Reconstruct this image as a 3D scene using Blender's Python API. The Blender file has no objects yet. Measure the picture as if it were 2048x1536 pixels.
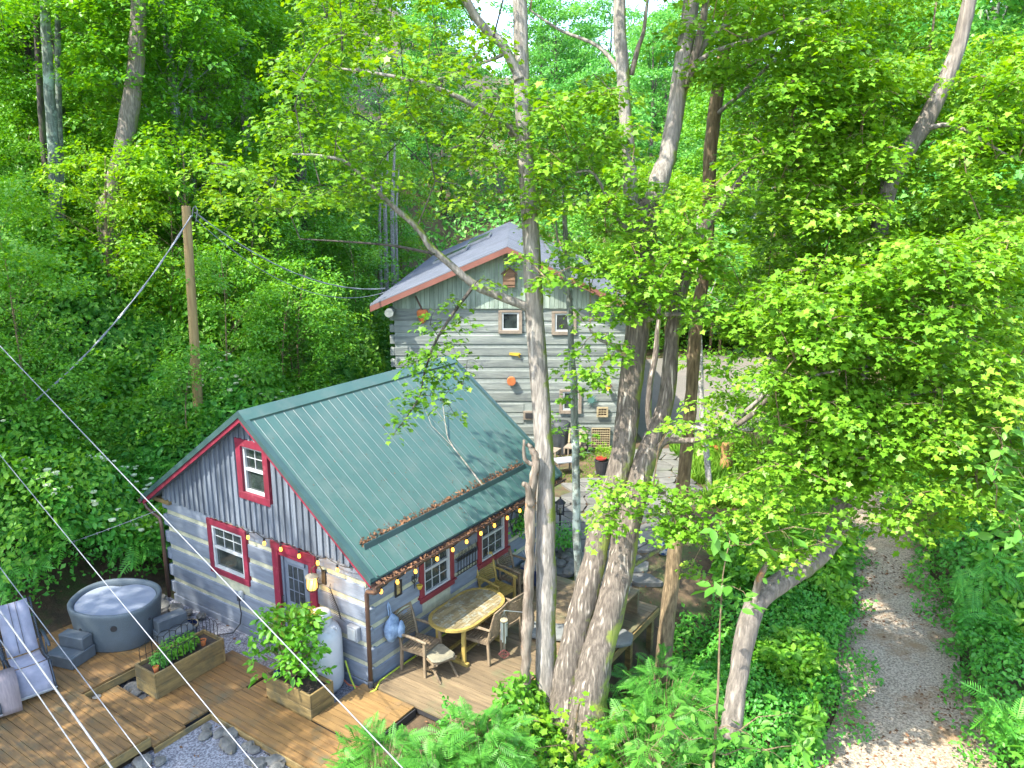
import bpy, bmesh, math, random
import numpy as np
from mathutils import Vector, Matrix, noise
random.seed(7); RNG = np.random.default_rng(7)
sc = bpy.context.scene
COL = sc.collection
# ------------------------------------------------------------------ camera
F_PX, PITCH, CAMH = 1581.0, 0.2353, 7.5166
cam = bpy.data.cameras.new("camera"); camo = bpy.data.objects.new("camera", cam); COL.objects.link(camo)
cam.sensor_width = 36; cam.lens = 36*F_PX/2048; cam.clip_end = 600; cam.clip_start = 0.1
camo.location = (0, 0, CAMH); camo.rotation_euler = (math.pi/2-PITCH, 0, 0)
sc.camera = camo
# ------------------------------------------------------------------ sky and sun
SUN = Vector((-0.80*0.60, -0.60*0.60, 0.80)).normalized()
w = bpy.data.worlds.new("World"); sc.world = w; w.use_nodes = True
nt = w.node_tree; bg = nt.nodes['Background']
sky = nt.nodes.new('ShaderNodeTexSky'); sky.sky_type = 'NISHITA'; sky.sun_disc = False
sky.sun_elevation = math.asin(SUN.z); sky.sun_rotation = math.atan2(SUN.x, SUN.y); sky.air_density = 1.0; sky.dust_density = 1.5
nt.links.new(sky.outputs[0], bg.inputs[0]); bg.inputs[1].default_value = 0.15
sl = bpy.data.lights.new("sun", 'SUN'); sl.energy = 2.2; sl.angle = math.radians(0.5); sl.color = (1, .95, .84)
so = bpy.data.objects.new("sun", sl); COL.objects.link(so); so.rotation_euler = SUN.to_track_quat('Z', 'Y').to_euler()
so.location = (-20, -20, 40)
sc.view_settings.view_transform = 'Standard'; sc.view_settings.look = 'None'; sc.view_settings.gamma = 1
sc.view_settings.exposure = 2.55
sc.cycles.max_bounces = 7; sc.cycles.diffuse_bounces = 4; sc.cycles.transmission_bounces = 4; sc.cycles.transparent_max_bounces = 8
# ------------------------------------------------------------------ frames
A = 0.5955; CA, SA = math.cos(A), math.sin(A); OX, OY = -2.2266, 11.0446
def S(X, Y, z=0.0):          # site frame (cabin corner) -> world
    return (OX + CA*X + SA*Y, OY - SA*X + CA*Y, z)
def ray(x, y):
    c, s = math.cos(PITCH), math.sin(PITCH); a = (x-1024)/F_PX; u = -(y-768)/F_PX
    return Vector((a, c+u*s, -s+u*c))
def at_y(x, y, Y): d = ray(x, y); return d*(Y/d.y)+Vector((0, 0, CAMH))
def at_z(x, y, z): d = ray(x, y); return d*((z-CAMH)/d.z)+Vector((0, 0, CAMH))
def rpx(w, P):               # radius of something w px wide at P
    dep = P[1]*math.cos(PITCH)-(P[2]-CAMH)*math.sin(PITCH)
    return 0.5*w*dep/F_PX
# ------------------------------------------------------------------ numpy value noise
_tab = RNG.random((64, 64))
def vnoise(x, y):
    xi = np.floor(x).astype(int); yi = np.floor(y).astype(int); fx = x-xi; fy = y-yi
    fx = fx*fx*(3-2*fx); fy = fy*fy*(3-2*fy); g = lambda i, j: _tab[i % 64, j % 64]
    return (g(xi, yi)*(1-fx)+g(xi+1, yi)*fx)*(1-fy)+(g(xi, yi+1)*(1-fx)+g(xi+1, yi+1)*fx)*fy
def ss(a, b, x): t = np.clip((x-a)/(b-a), 0, 1); return t*t*(3-2*t)
DR_Y = [5, 8, 10.4, 14.5, 18.6, 22.9, 27]; DR_L = [2.4, 3.6, 4.7, 6.8, 8.3, 9.0, 9.6]; DR_R = [5.4, 6.3, 7.35, 9.05, 10.4, 11.0, 11.7]
def drive_z(y): return -1.0*(1-ss(17, 25, y))
def terrain(x, y):
    x = np.asarray(x, float); y = np.asarray(y, float)
    dx, dy = x-OX, y-OY; u = -CA*dx+SA*dy; v = SA*dx+CA*dy
    hill = 0.5*np.maximum(0, np.minimum(u-6.1, 1.3*(-x-4.9)))
    hill = np.where(hill > 0, hill+0.5*(vnoise(x*.5, y*.5)-.5)*np.minimum(1, hill), 0)
    base = -0.15*(1-ss(4.3, 6.5, v))
    t = 1.2*ss(4, 7, v)
    drop = -1.0*ss(1.5, 3.2, -u-t)*(1-ss(17, 25, y))
    back = 0.20*np.maximum(0, y-46)
    dr = np.interp(y, DR_Y, DR_R); right = np.maximum(0, x-dr-.5)
    bank = 0.35*np.minimum(right, 7)*(1-ss(40, 50, y))*ss(3, 9, y)
    z = base+drop+hill+np.maximum(back, 0)+bank
    l = np.interp(y, DR_Y, DR_L)
    on = ss(l-.8, l+.1, x)*(1-ss(dr-.1, dr+.8, x))*(1-ss(26, 29, y))
    z = z*(1-on)+(drive_z(y)-.05)*on
    rough = .10*(vnoise(x*1.3+9, y*1.3)-.5)*ss(0, 1, np.minimum(hill+bank, 1)*3)
    return z+rough
def T(x, y): return float(terrain(x, y))
# ------------------------------------------------------------------ objects
def props(o, label=None, cat=None, group=None, kind=None):
    if label: o['label'] = label
    if cat: o['category'] = cat
    if group: o['group'] = group
    if kind: o['kind'] = kind
    return o
def thing(name, label, cat, loc=(0, 0, 0), rz=0.0, group=None):
    o = bpy.data.objects.new(name, None); COL.objects.link(o); o.empty_display_size = .1
    o.location = loc; o.rotation_euler = (0, 0, rz); return props(o, label, cat, group)
def site_thing(name, label, cat, X=0, Y=0, z=0, rz=0, group=None):
    return thing(name, label, cat, S(X, Y, z), -A+rz, group)
def dup(root, loc, rz=None, label=None, scale=None):
    r = root.copy(); COL.objects.link(r); r.location = loc
    if rz is not None: r.rotation_euler = (0, 0, rz)
    if label: r['label'] = label
    if scale is not None: r.scale = scale
    for c in root.children:
        d = c.copy(); COL.objects.link(d); d.parent = r
        for g in c.children:
            e = g.copy(); COL.objects.link(e); e.parent = d
    return r
class MB:
    def __init__(s): s.v = []; s.f = []
    def add(s, vs, fs): n = len(s.v); s.v += [tuple(p) for p in vs]; s.f += [tuple(i+n for i in f) for f in fs]; return s
    def box(s, x0, x1, y0, y1, z0, z1):
        return s.add([(x0,y0,z0),(x1,y0,z0),(x1,y1,z0),(x0,y1,z0),(x0,y0,z1),(x1,y0,z1),(x1,y1,z1),(x0,y1,z1)],
              [(0,3,2,1),(4,5,6,7),(0,1,5,4),(1,2,6,5),(2,3,7,6),(3,0,4,7)])
    def bar(s, p, q, w, h, up=(0, 0, 1)):     # w across, h along up
        p, q = Vector(p), Vector(q); d = (q-p).normalized(); up = Vector(up)
        sd = d.cross(up)
        if sd.length < 1e-4: sd = d.cross(Vector((1, 0, 0)))
        sd.normalize(); u = sd.cross(d).normalized(); a = sd*w/2; b = u*h/2
        return s.add([p-a-b, p+a-b, p+a+b, p-a+b, q-a-b, q+a-b, q+a+b, q-a+b],
              [(0,1,2,3),(4,7,6,5),(0,4,5,1),(1,5,6,2),(2,6,7,3),(3,7,4,0)])
    def tube(s, pts, rad, n=8, caps=True, lump=0.0, seed=0):
        pts = [Vector(p) for p in pts]; m = len(pts)
        if not hasattr(rad, '__len__'): rad = [rad]*m
        base = len(s.v); ref = None; rn = random.Random(seed)
        for i, p in enumerate(pts):
            d = (pts[min(i+1, m-1)]-pts[max(i-1, 0)])
            d = d.normalized() if d.length > 1e-9 else Vector((0, 0, 1))
            if ref is None: ref = d.orthogonal().normalized()
            ref = (ref-d*ref.dot(d)).normalized(); b = d.cross(ref)
            for k in range(n):
                a = 2*math.pi*k/n; r = rad[i]
                if lump: r *= 1+lump*noise.noise(Vector((math.cos(a)*1.3+seed*3.1, math.sin(a)*1.3, p.z*1.1+i*.13)))
                s.v.append(tuple(p+ref*math.cos(a)*r+b*math.sin(a)*r))
        for i in range(m-1):
            for k in range(n):
                a = base+i*n+k; b_ = base+i*n+(k+1) % n; s.f.append((a, b_, b_+n, a+n))
        if caps:
            s.f.append(tuple(base+k for k in range(n))[::-1]); s.f.append(tuple(base+(m-1)*n+k for k in range(n)))
        return s
    def lathe(s, prof, c=(0, 0, 0), n=24, caps=True, sx=1, sy=1):
        base = len(s.v); m = len(prof)
        for r, z in prof:
            for k in range(n):
                a = 2*math.pi*k/n; s.v.append((c[0]+r*sx*math.cos(a), c[1]+r*sy*math.sin(a), c[2]+z))
        for i in range(m-1):
            for k in range(n):
                a = base+i*n+k; b = base+i*n+(k+1) % n; s.f.append((a, b, b+n, a+n))
        if caps:
            s.f.append(tuple(base+k for k in range(n))[::-1]); s.f.append(tuple(base+(m-1)*n+k for k in range(n)))
        return s
    def prism(s, poly, z0, z1):               # poly xy ccw
        n = len(poly); vs = [(x, y, z0) for x, y in poly]+[(x, y, z1) for x, y in poly]
        return s.add(vs, [tuple(range(n))[::-1], tuple(range(n, 2*n))]+[(i, (i+1) % n, n+(i+1) % n, n+i) for i in range(n)])
    def prismY(s, poly, y0, y1):              # poly in xz
        n = len(poly); vs = [(x, y0, z) for x, z in poly]+[(x, y1, z) for x, z in poly]
        return s.add(vs, [tuple(range(n)), tuple(range(n, 2*n))[::-1]]+[(i, n+i, n+(i+1) % n, (i+1) % n) for i in range(n)])
    def rock(s, c, r, seed=0, sq=(1, 1, .6), n=10, m=6):
        prof = []
        for i in range(m+1):
            th = math.pi*i/m; prof.append((max(.02, math.sin(th)), -math.cos(th)))
        b = len(s.v); s.lathe(prof, (0, 0, 0), n)
        for i in range(b, len(s.v)):
            p = Vector(s.v[i]); k = 1+.35*noise.noise(p*1.4+Vector((seed*7.3, seed, 0)))
            p = Vector((round(p.x*k*2.5)/2.5*.3+p.x*k*.7, p.y*k, p.z*k)); s.v[i] = (c[0]+p.x*r*sq[0], c[1]+p.y*r*sq[1], c[2]+p.z*r*sq[2])
        return s
    def build(s, name, m, parent=None, bev=0, smooth=False, solid=0, sub=0):
        me = bpy.data.meshes.new(name); me.from_pydata(s.v, [], s.f); me.update(); me.materials.append(m)
        o = bpy.data.objects.new(name, me); COL.objects.link(o)
        if parent is not None: o.parent = parent
        if smooth: me.polygons.foreach_set('use_smooth', [True]*len(me.polygons))
        if bev: b = o.modifiers.new('b', 'BEVEL'); b.width = bev; b.segments = 1; b.limit_method = 'ANGLE'
        if sub: b = o.modifiers.new('s', 'SUBSURF'); b.levels = sub; b.render_levels = sub
        return o
def place(o, loc, rz=0): o.location = loc; o.rotation_euler = (0, 0, rz); return o
# ------------------------------------------------------------------ materials
def _n(nt, t, **k):
    n = nt.nodes.new(t)
    for a, b in k.items():
        if a in n.inputs: n.inputs[a].default_value = b
        else: setattr(n, a, b)
    return n
def ramp(nt, stops):
    r = nt.nodes.new('ShaderNodeValToRGB'); e = r.color_ramp.elements
    while len(e) < len(stops): e.new(.5)
    for i, (p, c) in enumerate(stops): e[i].position = p; e[i].color = (*c, 1)
    return r
def mat(name, c1, c2=None, rough=.7, scale=6., stretch=(1, 1, 1), bump=.0, bscale=None, island=0., metal=0., detail=6, lo=.35, hi=.65, emit=0, spec=.5, coords='Object', c3=None, c3t=(.6, .7), c3s=1.5, coat=0):
    m = bpy.data.materials.new(name); m.use_nodes = True; nt = m.node_tree; b = nt.nodes['Principled BSDF']
    b.inputs['Roughness'].default_value = rough; b.inputs['Metallic'].default_value = metal; b.inputs['Specular IOR Level'].default_value = spec
    if coat: b.inputs['Coat Weight'].default_value = coat
    tc = _n(nt, 'ShaderNodeTexCoord'); mp = _n(nt, 'ShaderNodeMapping'); mp.inputs['Scale'].default_value = stretch
    geo = _n(nt, 'ShaderNodeNewGeometry')
    nt.links.new(tc.outputs[coords], mp.inputs[0]); vec = mp.outputs[0]
    if island:   # shift the pattern per island so boards differ
        sc_ = _n(nt, 'ShaderNodeVectorMath', operation='SCALE'); sc_.inputs[3].default_value = 37.
        cmb = _n(nt, 'ShaderNodeCombineXYZ')
        for k in range(3): nt.links.new(geo.outputs['Random Per Island'], cmb.inputs[k])
        nt.links.new(cmb.outputs[0], sc_.inputs[0]); ad = _n(nt, 'ShaderNodeVectorMath', operation='ADD')
        nt.links.new(vec, ad.inputs[0]); nt.links.new(sc_.outputs[0], ad.inputs[1]); vec = ad.outputs[0]
    nz = _n(nt, 'ShaderNodeTexNoise', Scale=scale, Detail=float(detail), Roughness=.62); nt.links.new(vec, nz.inputs['Vector'])
    c2 = c2 or tuple(x*.7 for x in c1)
    r = ramp(nt, [(lo, c2), (hi, c1)]); nt.links.new(nz.outputs['Fac'], r.inputs[0]); col = r.outputs[0]
    if c3:
        n3 = _n(nt, 'ShaderNodeTexNoise', Scale=c3s, Detail=7., Roughness=.7); nt.links.new(tc.outputs[coords], n3.inputs['Vector'])
        r3 = ramp(nt, [(c3t[0], (0, 0, 0)), (c3t[1], (1, 1, 1))]); nt.links.new(n3.outputs['Fac'], r3.inputs[0])
        mx = _n(nt, 'ShaderNodeMix', data_type='RGBA'); nt.links.new(r3.outputs[0], mx.inputs[0]); nt.links.new(col, mx.inputs[6]); mx.inputs[7].default_value = (*c3, 1); col = mx.outputs[2]
    if island:
        mr = _n(nt, 'ShaderNodeMapRange'); mr.inputs[3].default_value = 1-island; mr.inputs[4].default_value = 1+island
        nt.links.new(geo.outputs['Random Per Island'], mr.inputs[0])
        hs = _n(nt, 'ShaderNodeHueSaturation'); nt.links.new(mr.outputs[0], hs.inputs['Value']); nt.links.new(col, hs.inputs['Color']); col = hs.outputs[0]
    nt.links.new(col, b.inputs['Base Color'])
    if bump:
        nb = _n(nt, 'ShaderNodeTexNoise', Scale=bscale or scale*3, Detail=8., Roughness=.7); nt.links.new(vec, nb.inputs['Vector'])
        bp = _n(nt, 'ShaderNodeBump', Strength=bump, Distance=.02); nt.links.new(nb.outputs['Fac'], bp.inputs['Height']); nt.links.new(bp.outputs[0], b.inputs['Normal'])
    if emit: b.inputs['Emission Color'].default_value = (*c1, 1); b.inputs['Emission Strength'].default_value = emit
    return m
def leafmat(name, dark, mid, light, trans=.35, nscale=.6, rough=.45):
    m = bpy.data.materials.new(name); m.use_nodes = True; nt = m.node_tree; b = nt.nodes['Principled BSDF']; out = nt.nodes['Material Output']
    geo = _n(nt, 'ShaderNodeNewGeometry'); nz = _n(nt, 'ShaderNodeTexNoise', Scale=nscale, Detail=3.)
    nt.links.new(geo.outputs['Position'], nz.inputs['Vector'])
    a = _n(nt, 'ShaderNodeMath', operation='MULTIPLY_ADD'); a.inputs[1].default_value = .55; nt.links.new(geo.outputs['Random Per Island'], a.inputs[0])
    mr = _n(nt, 'ShaderNodeMapRange'); mr.inputs[1].default_value = .3; mr.inputs[2].default_value = .7; mr.inputs[4].default_value = .45
    nt.links.new(nz.outputs['Fac'], mr.inputs[0]); nt.links.new(mr.outputs[0], a.inputs[2])
    r = ramp(nt, [(0, dark), (.5, mid), (1, light)]); nt.links.new(a.outputs[0], r.inputs[0])
    nt.links.new(r.outputs[0], b.inputs['Base Color']); b.inputs['Roughness'].default_value = rough; b.inputs['Specular IOR Level'].default_value = .35
    tr = _n(nt, 'ShaderNodeBsdfTranslucent'); hs = _n(nt, 'ShaderNodeHueSaturation', Saturation=1.1, Value=1.5, Hue=.485)
    nt.links.new(r.outputs[0], hs.inputs['Color']); nt.links.new(hs.outputs[0], tr.inputs[0])
    mx = _n(nt, 'ShaderNodeMixShader', Fac=trans); nt.links.new(b.outputs[0], mx.inputs[1]); nt.links.new(tr.outputs[0], mx.inputs[2]); nt.links.new(mx.outputs[0], out.inputs[0])
    return m
def barkmat(name, c1, c2, moss=None, mt=(.55, .65), v=9., cr=1., mside=True, furrow=.5):
    m = mat(name, c1, c2, rough=.9, scale=v*2.6, stretch=(1, 1, .16*cr), bump=1., bscale=v*5, detail=9, lo=.40, hi=.6)
    nt = m.node_tree; b = nt.nodes['Principled BSDF']; col = b.inputs['Base Color'].links[0].from_socket
    tcr = _n(nt, 'ShaderNodeTexCoord'); mpr = _n(nt, 'ShaderNodeMapping'); mpr.inputs['Scale'].default_value = (1, 1, .13*cr); nt.links.new(tcr.outputs['Object'], mpr.inputs[0])
    rg = _n(nt, 'ShaderNodeTexNoise', Scale=v*2.0, Detail=4., Roughness=.6, Distortion=.25); rg.noise_type = 'RIDGED_MULTIFRACTAL'; nt.links.new(mpr.outputs[0], rg.inputs['Vector'])
    rr_ = ramp(nt, [(.10, (.22, .20, .18)), (.42, (1.1, 1.08, 1.05))]); nt.links.new(rg.outputs['Fac'], rr_.inputs[0])
    mm = _n(nt, 'ShaderNodeMix', data_type='RGBA'); mm.blend_type = 'MULTIPLY'; mm.inputs[0].default_value = furrow; nt.links.new(col, mm.inputs[6]); nt.links.new(rr_.outputs[0], mm.inputs[7]); col = mm.outputs[2]
    nt.links.new(col, b.inputs['Base Color']); bp = [n for n in nt.nodes if n.type == 'BUMP'][0]
    bp2 = _n(nt, 'ShaderNodeBump', Strength=furrow, Distance=.03); nt.links.new(rg.outputs['Fac'], bp2.inputs['Height']); nt.links.new(bp.outputs[0], bp2.inputs['Normal']); nt.links.new(bp2.outputs[0], b.inputs['Normal'])
    if moss:
        tc = _n(nt, 'ShaderNodeTexCoord'); nz = _n(nt, 'ShaderNodeTexNoise', Scale=2.2, Detail=8., Roughness=.72); nt.links.new(tc.outputs['Object'], nz.inputs['Vector'])
        r = ramp(nt, [(mt[0], (0, 0, 0)), (mt[1], (1, 1, 1))]); 
        src = nz.outputs['Fac']
        if mside:   # moss grows thicker on the damp north-east side of the trunk
            g = _n(nt, 'ShaderNodeNewGeometry'); sx = _n(nt, 'ShaderNodeVectorMath', operation='DOT_PRODUCT'); sx.inputs[1].default_value = (.9, .3, 0)
            nt.links.new(g.outputs['Normal'], sx.inputs[0]); ma = _n(nt, 'ShaderNodeMath', operation='MULTIPLY_ADD'); ma.inputs[1].default_value = .22
            nt.links.new(sx.outputs['Value'], ma.inputs[0]); nt.links.new(nz.outputs['Fac'], ma.inputs[2]); src = ma.outputs[0]
        nt.links.new(src, r.inputs[0])
        mx = _n(nt, 'ShaderNodeMix', data_type='RGBA'); nt.links.new(r.outputs[0], mx.inputs[0]); nt.links.new(col, mx.inputs[6]); mx.inputs[7].default_value = (*moss, 1)
        nt.links.new(mx.outputs[2], b.inputs['Base Color'])
    return m
# ------------------------------------------------------------------ leaves in numpy
TMPL = {
 'maple': (np.array([(0,0,0),(-.10,.36,.04),(.22,.34,.03),(.46,.60,.02),(.58,.28,.04),(1,0,-.14),(.58,-.28,.04),(.46,-.60,.02),(.22,-.34,.03),(-.10,-.36,.04)], float), [tuple(range(10))]),
 'leaf': (np.array([(0,0,0),(.42,.30,.07),(1,0,-.10),(.42,-.30,.07)], float), [(0, 2, 1), (0, 3, 2)]),
 'oval': (np.array([(0,0,0),(.25,.22,.04),(.6,.24,.03),(1,0,-.1),(.6,-.24,.03),(.25,-.22,.04)], float), [(0, 3, 2, 1), (0, 5, 4, 3)]),
 'blade': (np.array([(0,.04,0),(.5,.05,.12),(1,0,-.1),(.5,-.05,.12),(0,-.04,0)], float), [(0, 4, 3, 1), (1, 3, 2)]),
}
def pinnate(n=9, w=.085):
    vs = []; fs = []
    for i in range(n):
        x = .12+.85*i/n; l = .27*math.sin(math.pi*(.25+.62*i/n))
        for s in (1, -1):
            b = len(vs); z = -.25*x*x
            vs += [(x, 0, z), (x+l*.25+w*.28, s*l*.55, z-.02), (x+l*.5, s*l*1.15, z-.05), (x+l*.15-w*.12, s*l*.6, z-.02)]
            fs.append((b, b+1, b+2, b+3) if s < 0 else (b, b+3, b+2, b+1))
    b = len(vs); vs += [(.97, -.05, -.24), (1.1, 0, -.32), (.97, .05, -.24), (0, 0, 0)]; fs.append((b, b+1, b+2, b+3)); return np.array(vs), fs
TMPL['pinnate'] = pinnate()
def nrm(a): return a/np.maximum(1e-9, np.linalg.norm(a, axis=1, keepdims=True))
def leafmesh(name, P, N, D, Sz, kind='leaf'):
    tv, tf = TMPL[kind]; n = len(P); k = len(tv)
    N = nrm(N); D = nrm(D-N*(D*N).sum(1, keepdims=True)); B = np.cross(N, D)
    V = (P[:, None, :]+Sz[:, None, None]*(tv[None, :, 0:1]*D[:, None]+tv[None, :, 1:2]*B[:, None]+tv[None, :, 2:3]*N[:, None])).reshape(-1, 3)
    me = bpy.data.meshes.new(name); me.vertices.add(n*k); me.vertices.foreach_set('co', V.astype(np.float32).ravel())
    lf = np.concatenate([np.array(f) for f in tf]); tot = np.array([len(f) for f in tf])
    loops = (np.arange(n)[:, None]*k+lf[None]).ravel(); tots = np.tile(tot, n); st = np.concatenate([[0], np.cumsum(tots)[:-1]])
    me.loops.add(len(loops)); me.loops.foreach_set('vertex_index', loops.astype(np.int32))
    me.polygons.add(len(tots)); me.polygons.foreach_set('loop_start', st.astype(np.int32)); me.polygons.foreach_set('loop_total', tots.astype(np.int32))
    me.update(calc_edges=True); return me
def leafobj(name, P, N, D, Sz, m, kind='leaf', parent=None):
    me = leafmesh(name, P, N, D, Sz, kind); me.materials.append(m); o = bpy.data.objects.new(name, me); COL.objects.link(o)
    if parent is not None: o.parent = parent
    return o
def spray_leaves(C, R, dens, size, flat=.10, droop=.35, tilt=.4, rng=RNG):
    """C (n,3) spray centres, R (n,) radii: layered fans of leaves"""
    C = np.asarray(C, float); R = np.asarray(R, float)
    cnt = np.maximum(14, (dens*R*R*3.1).astype(int)); idx = np.repeat(np.arange(len(C)), cnt); n = len(idx)
    a = rng.random(n)*2*np.pi; r = np.sqrt(rng.random(n))*(1+.25*np.sin(a*3+idx*1.7)); Rr = R[idx]
    ax = rng.normal(size=(len(C), 2))*.22     # tilt of the whole fan
    x = np.cos(a)*r*Rr; y = np.sin(a)*r*Rr
    z = ax[idx, 0]*x+ax[idx, 1]*y-droop*r*r*Rr+rng.normal(size=n)*flat*(.4+Rr)
    P = C[idx]+np.stack([x, y, z], 1)
    N = np.stack([x/Rr*.35, y/Rr*.35, np.ones(n)], 1)+rng.normal(size=(n, 3))*tilt
    D = np.stack([np.cos(a), np.sin(a), -.35*np.ones(n)], 1)+rng.normal(size=(n, 3))*.7
    return P, N, D, size*(.5+1.0*rng.random(n)**1.4)
# ================================================================== materials
M = {}
M['ground'] = mat('leaf_litter', (.13,.085,.045), (.055,.04,.022), .95, 3.5, bump=.8, bscale=25, c3=(.06,.09,.02), c3t=(.5,.62), c3s=.8)
M['gravel'] = mat('grey_gravel', (.30,.31,.34), (.10,.10,.12), .95, 38, bump=1., bscale=45, lo=.4, hi=.6, detail=2, c3=(.12,.09,.06), c3t=(.6,.72), c3s=1.3)
M['drive'] = mat('drive_gravel', (.48,.39,.29), (.19,.15,.105), .95, 26, bump=1., bscale=34, lo=.40, hi=.62, detail=4, c3=(.25,.16,.085), c3t=(.50,.66), c3s=.9)
M['park'] = mat('parking_gravel', (.165,.152,.13), (.12,.11,.095), .95, 20, bump=.5, bscale=30, c3=(.20,.17,.15), c3t=(.5,.7), c3s=.3)
M['plank'] = mat('stained_plank', (.23,.125,.038), (.125,.07,.026), .62, 3.0, (.8, 9, 9), bump=.35, bscale=9, island=.16, c3=(.10,.09,.05), c3t=(.52,.7), c3s=1.6)
M['plankY'] = M['plank']
M['orange'] = mat('orange_plank', (.25,.15,.052), (.16,.095,.035), .62, 3.0, (.8, 9, 9), bump=.3, bscale=9, island=.15, c3=(.17,.11,.05), c3t=(.55,.7), c3s=1.9)
M['oldplank'] = mat('weathered_plank', (.20,.145,.08), (.12,.088,.05), .75, 3.0, (.8, 9, 9), bump=.4, bscale=9, island=.2, c3=(.10,.12,.06), c3t=(.53,.72), c3s=1.2)
M['planter'] = mat('planter_board', (.27,.185,.065), (.12,.085,.034), .7, 2.2, (1, 1, 6), bump=.35, bscale=10, island=.2, c3=(.10,.085,.045), c3t=(.5,.66), c3s=3)
M['log'] = mat('blue_grey_log', (.185,.212,.255), (.13,.152,.19), .7, 2.0, (1, 1, 6), bump=.45, bscale=7, island=.12, c3=(.11,.13,.17), c3t=(.6,.75), c3s=4)
M['chink'] = mat('cream_chinking', (.44,.43,.30), (.33,.33,.24), .9, 9, bump=.3)
M['batten'] = mat('grey_batten_board', (.145,.168,.20), (.09,.108,.135), .75, 2.4, (6, 6, .6), bump=.4, bscale=9, island=.22)
M['roof'] = mat('green_metal_roof', (.054,.118,.102), (.044,.098,.086), .38, .9, bump=.03, spec=.6, c3=(.082,.128,.112), c3t=(.48,.66), c3s=2.2)
M['rooftrim'] = mat('dark_metal_trim', (.042,.085,.085), None, .38, 2)
M['red'] = mat('barn_red_paint', (.215,.013,.038), (.125,.010,.022), .65, 5, (1,1,.4), bump=.3, bscale=14, c3=(.25,.05,.07), c3t=(.58,.7), c3s=7)
M['red2'] = mat('faded_red_paint', (.22,.028,.035), (.15,.02,.026), .6, 4, (1,1,.5), bump=.25, bscale=14)
M['white'] = mat('white_vinyl', (.42,.44,.44), (.36,.38,.38), .5, 8)
def glassmat(name, c, c2, sc=2.):
    m = mat(name, c, c2, .06, sc, spec=.9, lo=.3, hi=.7); return m
M['glass'] = glassmat('window_glass', (.05,.065,.06), (.01,.014,.016), 3)
M['curtain'] = mat('curtain_cloth', (.25,.30,.28), None, .8, 5, (6,6,.5))
M['bluedoor'] = mat('blue_grey_door', (.13,.16,.21), (.10,.12,.16), .5, 3)
M['screen'] = mat('door_screen', (.045,.055,.065), (.02,.026,.03), .25, 4, spec=.7)
M['gutter'] = mat('brown_gutter', (.11,.062,.042), (.07,.04,.03), .45, 4)
M['black'] = mat('black_iron', (.018,.018,.02), None, .5, 8)
M['rubber'] = mat('black_rubber', (.03,.03,.033), None, .7, 8)
M['tub'] = mat('grey_tub_shell', (.085,.108,.122), (.065,.083,.095), .6, 90, detail=2, bump=.05, c3=(.09,.115,.14), c3t=(.55,.75), c3s=1.6)
M['cover'] = mat('pale_tub_cover', (.20,.225,.275), (.17,.195,.24), .8, 5, bump=.15, bscale=9)
M['step'] = mat('grey_plastic_step', (.08,.098,.112), (.06,.073,.085), .65, 7, bump=.1)
M['tank'] = mat('white_tank_paint', (.50,.51,.53), (.42,.44,.46), .42, 3, c3=(.30,.30,.27), c3t=(.56,.74), c3s=5)
M['teak'] = mat('weathered_teak', (.22,.165,.10), (.12,.085,.05), .7, 4, (4,4,1), bump=.3, bscale=14, island=.18)
M['teaky'] = mat('yellow_teak', (.34,.25,.06), (.22,.15,.04), .65, 4, (4,4,1), bump=.3, bscale=14, island=.15)
M['ttop'] = mat('lichened_table_top', (.25,.20,.10), (.15,.115,.055), .72, 3, (3,.7,3), bump=.35, bscale=12, island=.2, c3=(.27,.275,.21), c3t=(.50,.62), c3s=9)
M['cushion'] = mat('mossy_cushion', (.23,.21,.14), (.15,.14,.10), .9, 8, bump=.4)
M['cushion2'] = mat('pale_grey_cushion', (.19,.20,.19), None, .85, 6)
M['bluebag'] = mat('blue_grey_cloth', (.26,.36,.50), (.10,.15,.24), .85, 9, bump=.4)
M['navy'] = mat('navy_plastic', (.02,.05,.17), None, .35, 5)
M['coolwhite'] = mat('white_plastic', (.30,.32,.34), None, .5, 6)
M['rock'] = mat('river_stone', (.17,.165,.145), (.09,.088,.08), .9, 5, bump=.6, bscale=9, island=.3, c3=(.22,.17,.08), c3t=(.58,.68), c3s=2)
M['flag'] = mat('flagstone', (.155,.15,.135), (.095,.095,.085), .85, 3, bump=.4, bscale=9, island=.22, c3=(.14,.17,.09), c3t=(.58,.7), c3s=1.5)
M['soil'] = mat('planter_soil', (.055,.04,.028), (.025,.02,.014), .95, 12, bump=1, bscale=20)
M['terra'] = mat('terracotta', (.52,.16,.045), (.38,.11,.035), .8, 6)
M['yellow'] = mat('yellow_glaze', (.60,.42,.05), None, .5, 6)
M['blueglaze'] = mat('blue_glaze', (.015,.03,.10), None, .2, 4)
M['cream'] = mat('cream_glaze', (.32,.28,.19), None, .5, 4)
M['sling'] = mat('grey_sling_fabric', (.30,.30,.36), (.22,.22,.27), .85, 5, bump=.2, bscale=60, c3=(.14,.14,.18), c3t=(.66,.74), c3s=9)
M['towel'] = mat('pinkish_fabric', (.30,.24,.235), (.22,.18,.18), .9, 6, (1,8,1), bump=.2)
M['frame'] = mat('dark_blue_frame', (.05,.065,.085), None, .4, 4, metal=.3)
M['wire'] = mat('aluminium_cable', (.27,.28,.31), (.20,.21,.23), .4, 20, metal=.35)
M['hose'] = mat('yellow_green_hose', (.45,.55,.05), None, .5, 5)
M['copper'] = mat('copper_pipe', (.45,.13,.06), None, .5, 5)
M['pole'] = mat('treated_pole', (.40,.28,.12), (.26,.17,.075), .85, 2.4, (5,5,.4), bump=.5, bscale=7)
M['chime'] = mat('chime_metal', (.5,.54,.58), None, .3, 5, metal=.7)
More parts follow.
